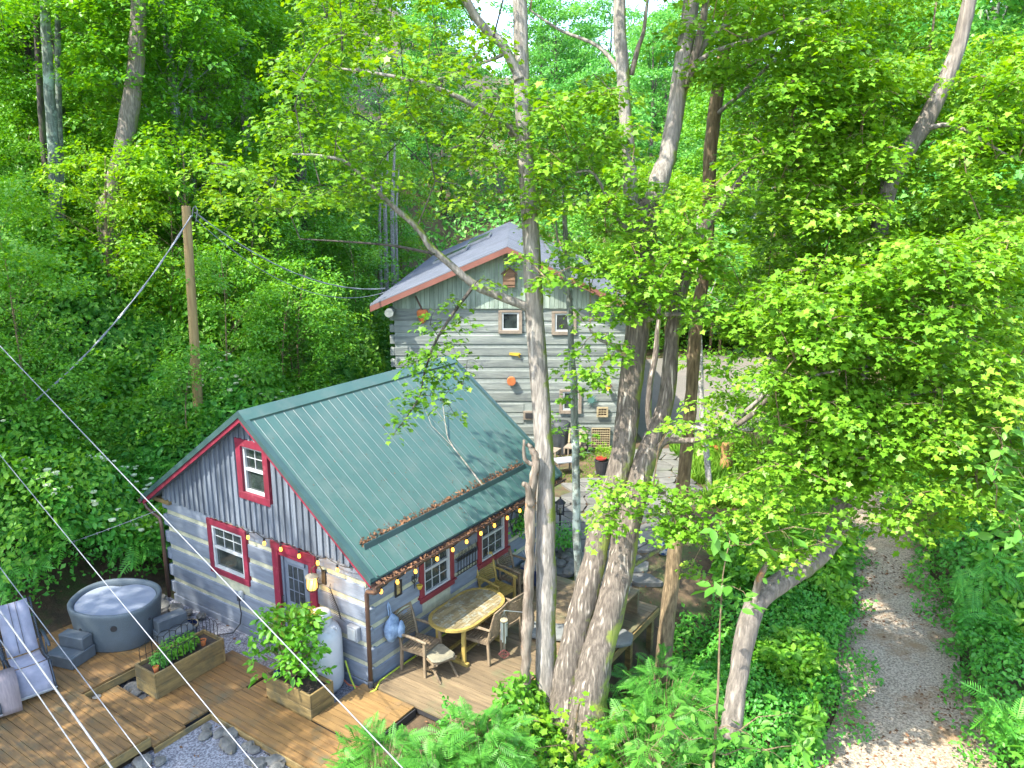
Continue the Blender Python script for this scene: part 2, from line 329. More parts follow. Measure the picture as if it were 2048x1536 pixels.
M['litter'] = mat('dry_leaves', (.19,.09,.04), (.09,.045,.022), .9, 9, island=.5)
M['hlog'] = mat('weathered_grey_log', (.23,.25,.225), (.12,.138,.132), .85, 2.2, (.55,2,5), bump=.5, bscale=6, island=.16, lo=.36, hi=.62, c3=(.12,.135,.145), c3t=(.56,.68), c3s=1.6)
M['hchink'] = mat('pale_chinking', (.26,.285,.26), (.21,.235,.215), .9, 8)
M['hboard'] = mat('green_grey_board', (.30,.36,.29), (.17,.215,.175), .85, 2, (5,5,.5), bump=.4, bscale=8, island=.18, c3=(.10,.14,.10), c3t=(.6,.72), c3s=2.5)
M['hroof'] = mat('lavender_metal_roof', (.175,.19,.225), (.14,.155,.185), .45, 1.2, c3=(.12,.13,.155), c3t=(.5,.75), c3s=.5)
M['fascia'] = mat('brown_fascia', (.22,.085,.06), (.16,.062,.045), .6, 2)
M['skylight'] = mat('panel_glass', (.03,.05,.07), (.02,.03,.05), .1, 3, spec=.9)
M['oldwood'] = mat('grey_brown_frame', (.26,.21,.16), (.16,.13,.10), .85, 5, bump=.3)
M['bat'] = mat('brown_box_wood', (.26,.15,.085), (.13,.075,.045), .85, 3, (1,1,7), bump=.4)
M['lattice'] = mat('tan_lattice', (.36,.29,.17), None, .8, 6)
M['cloth'] = mat('black_grill_cover', (.035,.042,.048), (.02,.024,.028), .6, 4, bump=.5, bscale=5)
M['verdigris'] = mat('verdigris_metal', (.07,.17,.15), None, .6, 6)
M['bulb'] = mat('lit_bulb', (1,.42,.05), (1,.40,.05), .3, 2, emit=.75)
M['blueball'] = mat('ball_panel', (.02,.06,.18), None, .4, 3)
M['redglaze'] = mat('red_glaze', (.45,.05,.04), None, .4, 3)
M['stumpw'] = mat('orange_stump_wood', (.42,.23,.08), (.20,.11,.05), .85, 5, (3,3,.5), bump=.6)
M['steel'] = mat('grey_steel', (.3,.31,.33), None, .35, 5, metal=.5)
M['decalred'] = mat('chime_sail', (.12,.03,.025), None, .6, 4)
LF = {}
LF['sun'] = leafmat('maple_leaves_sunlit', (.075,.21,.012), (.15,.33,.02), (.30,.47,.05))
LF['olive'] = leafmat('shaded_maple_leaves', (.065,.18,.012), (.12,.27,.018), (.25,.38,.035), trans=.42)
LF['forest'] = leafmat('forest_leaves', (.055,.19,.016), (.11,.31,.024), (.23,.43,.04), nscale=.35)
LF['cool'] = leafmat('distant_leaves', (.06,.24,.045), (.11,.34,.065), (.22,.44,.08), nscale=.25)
LF['under'] = leafmat('undergrowth_leaves', (.038,.19,.022), (.08,.31,.034), (.17,.42,.045), trans=.25, nscale=.9)
LF['sumac'] = leafmat('sumac_leaves', (.045,.18,.022), (.08,.27,.032), (.14,.37,.05), nscale=1.5)
LF['bush'] = leafmat('potted_shrub_leaves', (.05,.20,.012), (.09,.28,.02), (.17,.38,.03), nscale=2.)
LF['yel'] = leafmat('yellow_green_leaves', (.08,.23,.012), (.16,.34,.018), (.28,.43,.03), trans=.40)
LF['pale'] = leafmat('broad_pale_leaves', (.06,.19,.022), (.10,.27,.035), (.17,.36,.06), trans=.35)
LF['flower'] = mat('white_flower_heads', (.62,.66,.45), (.5,.56,.32), .8, 20)
LF['grass'] = leafmat('grass_leaves', (.08,.2,.02), (.14,.30,.03), (.25,.38,.05))
BK = {}
BK['grey'] = barkmat('grey_maple_bark', (.46,.42,.37), (.25,.225,.195), (.16,.21,.03), (.57,.66), 9, furrow=.45)
BK['mossy'] = barkmat('mossy_furrowed_bark', (.50,.435,.365), (.24,.205,.17), (.20,.24,.04), (.53,.65), 10, furrow=.85)
BK['dead'] = barkmat('dead_bark', (.42,.35,.28), (.20,.155,.115), (.36,.17,.06), (.6,.68), 7, mside=False)
BK['pale'] = barkmat('pale_lichen_bark', (.34,.38,.34), (.17,.19,.16), (.44,.52,.46), (.5,.6), 9, mside=False)
BK['brown'] = barkmat('brown_bark', (.38,.28,.16), (.19,.135,.075), (.16,.16,.04), (.6,.72), 10)
BK['dark'] = barkmat('dark_forest_bark', (.13,.115,.095), (.06,.052,.045), (.10,.14,.06), (.58,.7), 6)
BK['smooth'] = barkmat('smooth_grey_bark', (.36,.31,.26), (.19,.165,.14), (.14,.16,.05), (.6,.72), 8)
BK['birch'] = barkmat('birch_bark', (.62,.60,.56), (.35,.32,.30), (.1,.1,.09), (.64,.68), 9, cr=6, mside=False)
BK['teal'] = barkmat('lichen_grey_bark', (.24,.28,.24), (.12,.15,.13), (.30,.38,.32), (.5,.62), 8, mside=False)

# ================================================================== the ground
def grid_mesh(name, xs, ys, zf, m):
    X, Y = np.meshgrid(xs, ys); Z = zf(X, Y); nx, ny = len(xs), len(ys)
    V = np.stack([X, Y, Z], -1).reshape(-1, 3); i = np.arange(nx*ny).reshape(ny, nx)
    Fq = np.stack([i[:-1, :-1], i[:-1, 1:], i[1:, 1:], i[1:, :-1]], -1).reshape(-1, 4)
    me = bpy.data.meshes.new(name); me.from_pydata(V.tolist(), [], Fq.tolist()); me.materials.append(m); me.polygons.foreach_set('use_smooth', [True]*len(me.polygons))
    o = bpy.data.objects.new(name, me); COL.objects.link(o); return o
xs = np.concatenate([np.linspace(-160, -30, 14)[:-1], np.arange(-30, 34, .35), np.linspace(34, 160, 14)])
ys = np.concatenate([np.linspace(-60, 2, 8)[:-1], np.arange(2, 50, .35), np.linspace(50, 260, 22)])
props(grid_mesh('ground', xs, ys, terrain, M['ground']), kind='structure')
ts = np.arange(5, 27.01, .4)
V = []; Fs = []
for j, y in enumerate(ts):
    l, r = np.interp(y, DR_Y, DR_L), np.interp(y, DR_Y, DR_R)
    for i in range(9): V.append((l+(r-l)*i/8+(.15*math.sin(y*1.7+i) if i in (0, 8) else 0), y, float(drive_z(y))+.02+.03*math.sin(i/8*math.pi)))
for j in range(len(ts)-1):
    for i in range(8): a = j*9+i; Fs.append((a, a+1, a+10, a+9))
mb = MB(); mb.add(V, Fs); props(mb.build('driveway', M['drive'], smooth=True), kind='structure')
mb = MB(); pk = [(4.1, 23.3), (6.5, 24.2), (9.2, 25.2), (12.5, 25.5), (14, 31), (13, 36.5), (9, 37.2), (6, 36), (4.2, 33), (3.9, 28)]
mb.add([(x, y, .035) for x, y in pk], [tuple(range(len(pk)))]); props(mb.build('parking_area', M['park']), kind='structure')
mb = MB()
g1 = [(-5.5, -.02), (-5.6, -1.0), (-5.0, -1.7), (-3.4, -2.2), (.1, -1.85), (.12, 0.02)]
g2 = [(-1.6, -8), (1.5, -8), (1.0, -1.9), (-1.6, -1.9)]
mb.add([S(x, y, -.125) for x, y in g1], [tuple(range(len(g1)))]); mb.add([S(x, y, -.12) for x, y in g2], [tuple(range(len(g2)))])
props(mb.build('gravel_bed', M['gravel']), kind='structure')
# flagstone patio : voronoi-ish irregular stones on one sheet
def patio():
    st = MB(); rn = random.Random(3); pts = []
    xs_ = [-.9+.52*i for i in range(14)]; ys_ = [13.6+.50*j for j in range(20)]
    P = {}
    for i in range(15):
        for j in range(21): P[i, j] = (-.9+.52*i+(.26 if j % 2 else 0)+rn.uniform(-.13, .13), 13.8+.50*j+rn.uniform(-.12, .12))
    def ins(x, y):
        u, v = -CA*(x-OX)+SA*(y-OY), SA*(x-OX)+CA*(y-OY)
        if v < 4.85 or y > 23.0: return False
        if y > 22 and x < 3: return False
        r = np.interp(y, [13, 15, 17, 20, 23], [1.8, 2.9, 3.6, 4.9, 5.6]); l = np.interp(y, [13, 17, 19, 21, 23], [-.5, .3, 1.1, 2.6, 3.6])
        return l < x < r
    k = 0
    while k < 14*20:
        i, j = k % 14, k//14; k += 1
        q = [P[i, j], P[i+1, j], P[i+1, j+1], P[i, j+1]]; cx = sum(p[0] for p in q)/4; cy = sum(p[1] for p in q)/4
        if not ins(cx, cy): continue
        out = []
        for a in range(4):
            p, n_ = q[a], q[(a+1) % 4]
            for t in (.12, .5, .88):
                out.append((cx+(p[0]*(1-t)+n_[0]*t-cx)*(.93+rn.uniform(-.03, .03)), cy+(p[1]*(1-t)+n_[1]*t-cy)*(.93+rn.uniform(-.03, .03))))
        z = max(T(cx, cy), -.06); st.prism(out, z-.03, z+.045+rn.uniform(0, .01))
    props(st.build('flagstone_patio', M['flag']), kind='structure')
patio()
# ================================================================== small cabin
W, L = 5.16, 4.93; HE = 1.95; XR, ZR = -2.41, 4.12; XE, XW = .38, -5.52; Y0, Y1 = -.27, 5.20
slR = (ZR-HE-.05)/(XE-XR); slL = (ZR-HE-.05)/(XR-XW)
def roofz(X): return ZR-slR*(X-XR) if X > XR else ZR-slL*(XR-X)
cab = site_thing('log_cabin', 'small blue-grey log cabin with green metal roof and red window trim', 'cabin')
Z0, PIT = .03, .345
win_g = [(-3.86, -2.79, .88, 1.90)]; door_g = (-2.09, -1.10, .03, 1.92)
def spans(a, b, holes):
    out = []; cur = a
    for h0, h1 in sorted(holes):
        if h0 > cur: out.append((cur, h0))
        cur = max(cur, h1)
    if cur < b: out.append((cur, b))
    return out
def walls():
    logs = MB(); core = MB(); ends = MB(); rn = random.Random(1)
    holesG = [(-3.80, -2.85, .93, 1.85), (-2.03, -1.16, 0, 1.86)]; holesL = [(1.25, 2.02, .92, 1.85), (2.87, 3.68, .87, 1.85)]
    for k in range(6):
        z0 = Z0+k*PIT; z1 = z0+.262; zc = z1+PIT-.262
        for (a, b) in spans(-W+.02, 0-.02, [(h[0], h[1]) for h in holesG if h[2] < z1-.05 and h[3] > z0+.05]):
            logs.box(a, b, -.03, .03, z0+rn.uniform(-.008, .008), min(z1+rn.uniform(-.008, .008), 2.06))
        for (a, b) in spans(.02, L, [(h[0], h[1]) for h in holesL if h[2] < z1-.05 and h[3] > z0+.05]):
            logs.box(-.03, .03, a, b, z0-.06+rn.uniform(-.008, .008), min(z1-.06+rn.uniform(-.008, .008), 2.06))
        # projecting corner ends
        for q_ in ((-W-.10, -W+.02, -.035, .10, z0+.02, z1-.02), (.0, .045+.02*(k % 2), -.045, .075+.03*(k % 2), z0+.015, z1-.015)):
            ends = MB(); ends.box(*q_); ends.build('corner_log_end', M['log'], cab, bev=.01)
    zs = [0, .93, 1.85, 2.3]
    for (za, zb, hs) in ((-.1, .93, [(-2.03, -1.16)]), (.93, 1.85, [(-3.80, -2.85), (-2.03, -1.16)]), (1.85, 2.2, [])):
        for a, b in spans(-W+.01, -.01, hs): core.box(a, b, -.006, .05, za, zb)
    for (za, zb, hs) in ((-.1, .90, []), (.90, 1.85, [(1.25, 2.02), (2.87, 3.68)]), (1.85, 2.2, [])):
        for a, b in spans(.06, L-.01, hs): core.box(-.05, .008, a, b, za, zb)
    core.box(-W+.01, -W+.06, .06, L-.01, -.1, 2.3); core.box(-W+.06, -.06, L-.07, L-.02, -.1, 2.25)
    logs.box(-W-.03, -W+.005, .02, L, 0, 2.2); logs.box(-W, 0, L-.018, L+.01, 0, 2.2)
    logs.box(-W-.02, .01, -.045, .0, -.16, Z0-.012)
    logs.build('log_wall', M['log'], cab, bev=.012); core.build('chinking', M['chink'], cab)
    dark = MB(); dark.box(-W+.2, -.2, .35, .37, 0, 2.2); dark.box(-.37, -.35, .4, L-.3, 0, 2.2); dark.build('dark_room_sheet', M['rubber'], cab)  # black sheets stand in for the unlit room behind the openings
walls()
def gable(y, sgn, parent):
    bd = MB(); x = -W-.02; rn = random.Random(5)
    hx0, hx1, hz0, hz1 = -2.80, -2.03, 2.58, 3.58
    while x < 0.0:
        wd = .085 if int((x+10)/.145) % 1 == 0 else .1; x2 = min(x+.145, .02)
        za, zb = roofz(x)-.10, roofz(x2)-.10
        segs = [(1.97+rn.uniform(-.02, .02), None)]
        def put(xa, xb, yf, zlo, zhi=None):
            ta = roofz(xa)-.10 if zhi is None else zhi; tb = roofz(xb)-.10 if zhi is None else zhi
            if ta > zlo+.02 and tb > zlo+.02: bd.prismY([(xa, zlo), (xb, zlo), (xb, tb), (xa, ta)], min(yf, 0), max(yf, 0))
        ins = hx0-.05 < x and x2 < hx1+.05 and sgn < 0
        zl = 1.97+rn.uniform(-.015, .02)
        for (xa, xb, yf) in ((x, x2-.003, -.055), (x2-.06, x2-.012, -.085)):
            if xa < XR < xb and not ins: pass
            if ins: put(xa, xb, yf, zl, hz0); put(xa, xb, yf, hz1)
            else: put(xa, xb, yf, zl)
        x = x2
    o = bd.build('board_and_batten_gable', M['batten'], parent)
    if sgn > 0: o.location = (0, L+.06, 0)
gable(0, -1, cab); gable(L, 1, cab)
def window(parent, axis, c0, c1, z0, z1, trim, m_trim, sill=False, grid=(3, 4), curt=True, dp=.062, name='window'):
    """axis 'G': on Y=0 facing -Y (c = X). axis 'L': on X=0 facing +X (c = Y)."""
    def bx(mb, a, b, d0, d1, za, zb):
        if axis == 'G': mb.box(a, b, -d1, -d0, za, zb)
        else: mb.box(d0, d1, a, b, za, zb)
    t = MB(); bx(t, c0, c0+trim, -.05, dp, z0+trim, z1-trim); bx(t, c1-trim, c1, -.05, dp, z0+trim, z1-trim)
    bx(t, c0, c1, -.05, dp+.004, z1-trim, z1); bx(t, c0, c1, -.05, dp+.004, z0, z0+trim)
    if sill: bx(t, c0-.03, c1+.03, 0, .095, z0+trim-.02, z0+trim+.012)
    fr = t.build(name, m_trim, parent, bev=.004)
    a, b, za, zb = c0+trim, c1-trim, z0+trim, z1-trim; s = MB(); fw = .045
    bx(s, a, a+fw, -.02, .045, za, zb); bx(s, b-fw, b, -.02, .045, za, zb); bx(s, a, b, -.02, .046, za, za+fw); bx(s, a, b, -.02, .046, zb-fw, zb)
    mid = (za+zb)/2; bx(s, a+fw, b-fw, -.01, .042, mid-.025, mid+.02)
    for i in range(1, grid[0]): x = a+fw+(b-a-2*fw)*i/grid[0]; bx(s, x-.007, x+.007, .004, .018, mid if grid[1] < 4 else za, zb)
    if grid[1]:
        for (lo, hi) in (((mid, zb),) if grid[1] < 4 else ((za, mid), (mid, zb))):
            z = (lo+hi)/2; bx(s, a+fw, b-fw, .005, .017, z-.007, z+.007)
    s.build('sash', M['white'], fr, bev=.002)
    g = MB(); bx(g, a+.01, b-.01, -.01, 0, za+.01, zb-.01); g.build('pane', M['glass'], fr)
    return fr
window(cab, 'G', -3.87, -2.79, .87, 1.91, .11, M['red'], grid=(3, 2))
window(cab, 'G', -2.82, -2.02, 2.54, 3.60, .125, M['red'], grid=(2, 2), dp=.094)
window(cab, 'L', 1.18, 2.08, .85, 1.93, .10, M['red2'], True, grid=(3, 4))
window(cab, 'L', 2.80, 3.75, .80, 1.93, .10, M['red2'], True, grid=(3, 4))
# door
dr = MB(); x0, x1 = -2.12, -1.08
dr.box(x0, x0+.15, -.066, .05, -.02, 1.78); dr.box(x1-.15, x1, -.066, .05, -.02, 1.78); dr.box(x0-.01, x1+.01, -.072, .05, 1.78, 1.93)
dr.box(x0+.15, x1-.15, -.05, .05, 1.70, 1.78); dr.box(x0, x1, -.10, .05, -.08, -.02)
d = dr.build('door_frame', M['red'], cab, bev=.005)
dd = MB(); dd.box(x0+.15, x1-.15, -.005, .03, -.02, 1.70); door = dd.build('door', M['bluedoor'], d)
db = MB()
for a, b, z0, z1 in ((-1.93, -1.86, 0, 1.7), (-1.34, -1.27, 0, 1.7), (-1.86, -1.34, 1.62, 1.7), (-1.86, -1.34, 0, .1), (-1.86, -1.34, .78, .84)): db.box(a+.02, b-.02 if b < -1.3 else b, -.035, -.012, z0, z1)
db.build('storm_door', M['bluedoor'], d)
pn = MB(); pn.box(-1.78, -1.42, -.016, -.008, .9, 1.56); pn.build('door_pane', M['screen'], d)
mu = MB()
for x in (-1.66, -1.54): mu.box(x-.008, x+.008, -.022, -.017, .9, 1.56)
for z in (1.12, 1.34): mu.box(-1.78, -1.42, -.0225, -.0175, z-.008, z+.008)
mu.build('door_muntins', M['bluedoor'], d)
hd = MB(); hd.tube([(-1.90, -.05, .98), (-1.90, -.075, .98), (-1.90, -.075, .86), (-1.90, -.05, .86)], .009, 6); hd.build('door_handle', M['black'], d)
# roof
rf = MB(); th = .03
def slope(y0, y1, xa, xb, off0, off1, mb):
    za, zb = roofz(xa), roofz(xb)
    mb.add([(xa, y0, za+off0), (xb, y0, zb+off0), (xb, y1, zb+off0), (xa, y1, za+off0), (xa, y0, za+off1), (xb, y0, zb+off1), (xb, y1, zb+off1), (xa, y1, za+off1)],
           [(0,3,2,1),(4,5,6,7),(0,1,5,4),(1,2,6,5),(2,3,7,6),(3,0,4,7)] if xb > xa else [(0,1,2,3),(4,7,6,5),(0,4,5,1),(1,5,6,2),(2,6,7,3),(3,7,4,0)])
slope(Y0, Y1, XR, XE, -th, 0, rf); slope(Y0, Y1, XR, XW, -th, 0, rf)
roof = rf.build('roof', M['roof'], cab)
rb = MB(); y = Y0+.16; k = 0
while y < Y1-.05:
    for xe in (XE, XW):
        h = .009; wd = .012
        xa, xb = XR, xe; za, zb = roofz(xa)-.002, roofz(xb)-.002
        vs = [(xa, y-wd, za), (xa, y-wd*.45, za+h), (xa, y+wd*.45, za+h), (xa, y+wd, za), (xb, y-wd, zb), (xb, y-wd*.45, zb+h), (xb, y+wd*.45, zb+h), (xb, y+wd, zb)]
        rb.add(vs, [(0,1,5,4),(1,2,6,5),(2,3,7,6),(0,3,2,1),(4,5,6,7)] if xe > 0 else [(0,4,5,1),(1,5,6,2),(2,6,7,3),(0,1,2,3),(4,7,6,5)])
        for t in ():   # small stiffening beads between the seams
            if y+t < Y1: rb.add([(xa, y+t-.008, za), (xa, y+t, za+.009), (xa, y+t+.008, za), (xb, y+t-.008, zb), (xb, y+t, zb+.009), (xb, y+t+.008, zb)], [(0,1,4,3),(1,2,5,4)])
    y += .20
rb.build('roof_seams', M['rooftrim'], roof)
cp = MB(); cw = .17
for s_ in (1, -1):
    xe = XR+s_*cw; cp.add([(XR, Y0-.01, ZR+.04), (xe, Y0-.01, roofz(xe)+.034), (xe, Y1+.01, roofz(xe)+.034), (XR, Y1+.01, ZR+.04), (xe, Y0-.01, roofz(xe)+.0), (xe, Y1+.01, roofz(xe)+.0)], [(0,1,2,3) if s_ > 0 else (0,3,2,1), (1,4,5,2) if s_ > 0 else (1,2,5,4)])
cp.build('ridge_cap', M['roof'], roof)
def rake(y0, y1, d0, d1, nm, m_, par, inset=0.0):
    for xa, xb in ((XR, XE-inset), (XR, XW+inset)):
        mb = MB()
        za, zb = roofz(xa), roofz(xb); q = [(xa, za+d1), (xa, za+d0), (xb, zb+d0), (xb, zb+d1)]
        if xb > xa: q = q[::-1]
        mb.prismY([(a, b) for a, b in q][::-1], y0, y1); mb.build(nm, m_, par)
rk = MB(); rake(Y0-.022, Y0-.001, -.075, .034, 'rake_trim', M['rooftrim'], roof); rake(Y1+.001, Y1+.022, -.075, .034, 'rake_trim', M['rooftrim'], roof)
# top flange
for xa, xb in ((XR, XE), (XR, XW)):
    za, zb = roofz(xa)+.033, roofz(xb)+.033
    for ya, yb in ((Y0-.022, Y0+.07), (Y1-.07, Y1+.022)): rk = MB(); rk.add([(xa, ya, za), (xb, ya, zb), (xb, yb, zb), (xa, yb, za)], [(0,1,2,3) if xb > xa else (0,3,2,1)]); rk.build('rake_flashing', M['rooftrim'], roof)
rake(Y0+.0, Y0+.03, -.155, -.045, 'fascia_board', M['red'], cab, .03); rake(Y1-.03, Y1, -.155, -.045, 'fascia_board', M['red'], cab, .03)
sf = MB()
for xa, xb in ((XR, XE-.03), (XR, XW+.03)):
    za, zb = roofz(xa)-.12, roofz(xb)-.12
    for ya, yb in ((Y0+.031, -.058), (L+.06, Y1-.031)):
        sf.add([(xa, ya, za), (xb, ya, zb), (xb, yb, zb), (xa, yb, za)], [(0,3,2,1) if xb > xa else (0,1,2,3)])
for xa, xb in ((.0, XE-.02), (-W, XW+.02)): 
    za, zb = roofz(xa)-.12, roofz(xb)-.12; sf.add([(xa, -.06, za), (xb, -.06, zb), (xb, L, zb), (xa, L, za)], [(0,1,2,3)])
sf.build('soffit', M['batten'], cab)
# rail that holds the fallen leaves back
sg = MB(); xg = -.03; zg = roofz(xg)
sg.add([(xg, 0, zg+.001), (xg+.012, 0, zg+.065), (xg+.02, 0, zg+.06), (xg+.04, 0, zg-.025), (xg, 4.45, zg+.001), (xg+.012, 4.45, zg+.065), (xg+.02, 4.45, zg+.06), (xg+.04, 4.45, zg-.025)], [(0,1,5,4),(1,2,6,5),(2,3,7,6),(0,3,2,1),(4,5,6,7)])
sg.build('snow_rail', M['rooftrim'], roof)
# gutters and downspouts
gt = MB(); 
for xg, s_ in ((XE, 1), (XW, -1)):
    n = 7; pr = [(xg+s_*(.055-.055*math.cos(math.pi*i/(n-1))), HE-.005-.075*math.sin(math.pi*i/(n-1))) for i in range(n)]
    for ya in (Y0-.02,):
        b = len(gt.v)
        for p in pr: gt.v += [(p[0], ya, p[1]), (p[0], Y1, p[1])]
        for i in range(n-1): a = b+2*i; gt.f.append((a, a+1, a+3, a+2))
g = gt.build('gutter', M['gutter'], cab)
g.modifiers.new('s', 'SOLIDIFY').thickness = .006
dsp = MB(); dsp.tube([(.43, -.20, 1.90), (.43, -.18, 1.82), (.30, -.12, 1.72), (.10, -.085, 1.66), (.075, -.08, 1.6), (.075, -.08, .12)], .036, 8); dsp.build('downspout', M['gutter'], cab, smooth=True)
dsp = MB(); dsp.tube([(.075, -.08, .13), (.075, -.08, -.0), (.09, -.16, -.10)], .046, 8); dsp.build('downspout_boot', M['rubber'], cab, smooth=True)
dsp = MB(); dsp.tube([(XW-.05, -.2, 1.88), (XW-.04, -.16, 1.74), (XW+.12, -.12, 1.64), (-W-.12, -.10, 1.58), (-W-.10, -.09, 1.45), (-W-.10, -.09, -.05)], .036, 8); dsp.build('downspout', M['gutter'], cab, smooth=True)
pb = MB(); pb.box(-W-.30, -W+.22, -.10, .0, 1.90, 1.98); pb.build('plate_log_end', M['planter'], cab, bev=.01)
# utility box and outlet
t = site_thing('utility_box', 'small pale meter box low on the cabin gable wall beside the white tank', 'meter box')
b = MB(); b.box(-.36, -.14, -.12, -.032, .72, .97); b.build('housing', M['coolwhite'], t, bev=.01); b = MB(); b.box(-.33, -.17, -.13, -.121, .75, .94); b.build('cover_plate', M['white'], t, bev=.004)
t = site_thing('wall_outlet', 'outdoor socket with black cord hanging down the blue-grey log wall', 'outlet')
b = MB(); b.box(-3.09, -3.01, -.085, -.032, .57, .71); b.build('socket_cover', M['white'], t, bev=.008)
b = MB(); b.tube([(-3.05, -.10, .62), (-3.05, -.11, .50), (-3.03, -.10, .30), (-3.06, -.12, .10), (-3.15, -.22, -.06), (-3.4, -.4, -.10), (-3.62, -.75, -.10), (-3.4, -1.05, -.1)], .011, 6); b.build('power_cord', M['rubber'], t)
b = MB(); b.box(-3.08, -3.02, -.13, -.086, .55, .64); b.build('plug', M['rubber'], t)
# leaf litter on the roof and in the gutter
rn = np.random.default_rng(5)
def roof_litter():
    n = 900; y = rn.random(n)*4.4; x = -.04-np.abs(rn.normal(size=n))*.05; z = np.array([roofz(a) for a in x])+.012+rn.random(n)*.05*np.exp(-(-.04-x)/.04)
    n2 = 420; y2 = rn.random(n2)*5.4-.25; x2 = XE+.04+rn.random(n2)*.07; z2 = np.full(n2, HE-.03)+rn.random(n2)*.035
    n3 = 260; y3 = rn.random(n3)*5.2-.1; x3 = -rn.random(n3)*2.2+.3; z3 = np.array([roofz(a) for a in x3])+.012
    P = np.stack([np.concatenate([x, x2, x3]), np.concatenate([y, y2, y3]), np.concatenate([z, z2, z3])], 1); N = rn.normal(size=P.shape)*.6+[.5, 0, .8]
    N[-n3:] = rn.normal(size=(n3, 3))*.1+[.61, 0, .79]
    Sz = np.concatenate([np.full(n+n2, .05), np.full(n3, .024)])*(.6+.8*rn.random(len(P)))
    o = leafobj('leaf_litter', P, N, rn.normal(size=P.shape), Sz, M['litter'], 'oval'); place(o, S(0, 0), -A)
    props(o, 'line of dry brown leaves caught on the green roof rail and gutter', 'leaf litter', kind='stuff')
roof_litter()
def twig(nm, lab, pts, rad, subs, m):
    b = MB(); b.tube(pts, rad, 6)
    for s_ in subs: b.tube(s_, [rad[0]*.4]*(len(s_)-1)+[.002], 5)
    o = b.build(nm, m); return props(place(o, S(0, 0), -A), lab, 'branch')
R_ = lambda X, Y, h=.03: (X, Y, roofz(X)+h)
twig('fallen_branch', 'bare fallen branch lying down the green metal roof', [R_(-.02, 3.05, .05), R_(-.35, 3.12), R_(-.76, 3.15, .05), R_(-.95, 3.22, .04), R_(-1.3, 3.55, .10)], [.017, .015, .012, .008, .003],
     [[R_(-.76, 3.15, .05), R_(-1.2, 3.05, .10), R_(-1.5, 3.2, .16)], [R_(-1.0, 3.25, .05), R_(-1.45, 3.7, .12), R_(-1.5, 3.95, .15)], [R_(-1.2, 3.45, .08), R_(-1.5, 3.4, .18)]], BK['grey'])
# ================================================================== string lights
def string_light(nm, lab, pts, bulbs):
    t = site_thing(nm, lab, 'string lights')
    w_ = MB(); q = []
    for i in range(len(pts)-1):
        for k in range(6):
            f = k/6; p = [pts[i][j]*(1-f)+pts[i+1][j]*f for j in range(3)]; p[2] -= .05*math.sin(math.pi*f); q.append(p)
    q.append(pts[-1]); w_.tube(q, .008, 5, caps=False); w_.build('cord', M['black'], t)
    for p in bulbs:
        s_ = MB(); s_.lathe([(.012, 0), (.018, -.01), (.018, -.05), (.014, -.055)], p, 8); so_ = s_.build('socket', M['black'], t)
        b = MB(); b.lathe([(.012, -.05), (.022, -.075), (.028, -.10), (.022, -.125), (.006, -.137)], p, 10); b.build('bulb', M['bulb'], so_, smooth=True)
gx = [-2.62, -2.2, -1.79, -1.35, -.92, -.48]
string_light('string_light', 'string of lit amber bulbs under the cabin gable boards above the red door', [(x, -.13, 2.02) for x in (-2.8, -2.4, -2.0, -1.57, -1.13, -.7, -.1, .38)], [(x, -.13, 1.97) for x in gx])
ly = [-.1, .26, .68, 1.21, 1.62, 2.0, 2.41, 2.82, 3.23, 3.64, 4.1, 4.5]
string_light('string_light', 'string of lit amber bulbs along the gutter over the dining deck', [(.42, y, 1.88) for y in (-.25, .1, .5, .95, 1.4, 1.8, 2.2, 2.6, 3.0, 3.45, 3.9, 4.3, 4.8)], [(.40, y, 1.86) for y in ly])
# lantern beside the door
t = site_thing('wall_lantern', 'lit amber glass lantern on a scrolled iron bracket beside the red door', 'lantern')
b = MB(); b.box(-.93, -.85, -.06, -.032, 1.48, 1.72); b.tube([(-.89, -.06, 1.68), (-.90, -.10, 1.80), (-.95, -.16, 1.84), (-1.0, -.20, 1.78), (-1.0, -.20, 1.70)], .009, 6); b.tube([(-.89, -.06, 1.5), (-.93, -.12, 1.50), (-.95, -.15, 1.56), (-.92, -.13, 1.62)], .007, 6); b.build('bracket', M['black'], t)
b = MB(); b.lathe([(.02, .30), (.05, .285), (.105, .25), (.105, .235)], (-1.0, -.20, 1.40), 12); b.build('lantern_cap', M['cream'], t)
b = MB(); b.lathe([(.07, .03), (.085, .06), (.085, .20), (.075, .235)], (-1.0, -.20, 1.40), 12)
b.build('glass_shade', mat('amber_glass', (1, .55, .14), (.9, .4, .08), .3, 6, emit=.32), t, smooth=True)
b = MB(); b.lathe([(.03, -.02), (.06, .0), (.09, .02), (.09, .03)], (-1.0, -.20, 1.40), 12)
for k in range(8): a = k*math.pi/4; b.tube([(-1+.088*math.cos(a), -.2+.088*math.sin(a), 1.43), (-1+.088*math.cos(a+.5), -.2+.088*math.sin(a+.5), 1.64)], .005, 4)
b.build('cage', M['black'], t)
lt = bpy.data.lights.new('lantern_glow', 'POINT'); lt.energy = 2.2; lt.color = (1, .55, .15); lt.shadow_soft_size = .06
lo_ = bpy.data.objects.new('lantern_glow', lt); COL.objects.link(lo_); lo_.parent = t; lo_.location = (-.86, -.32, 1.56)
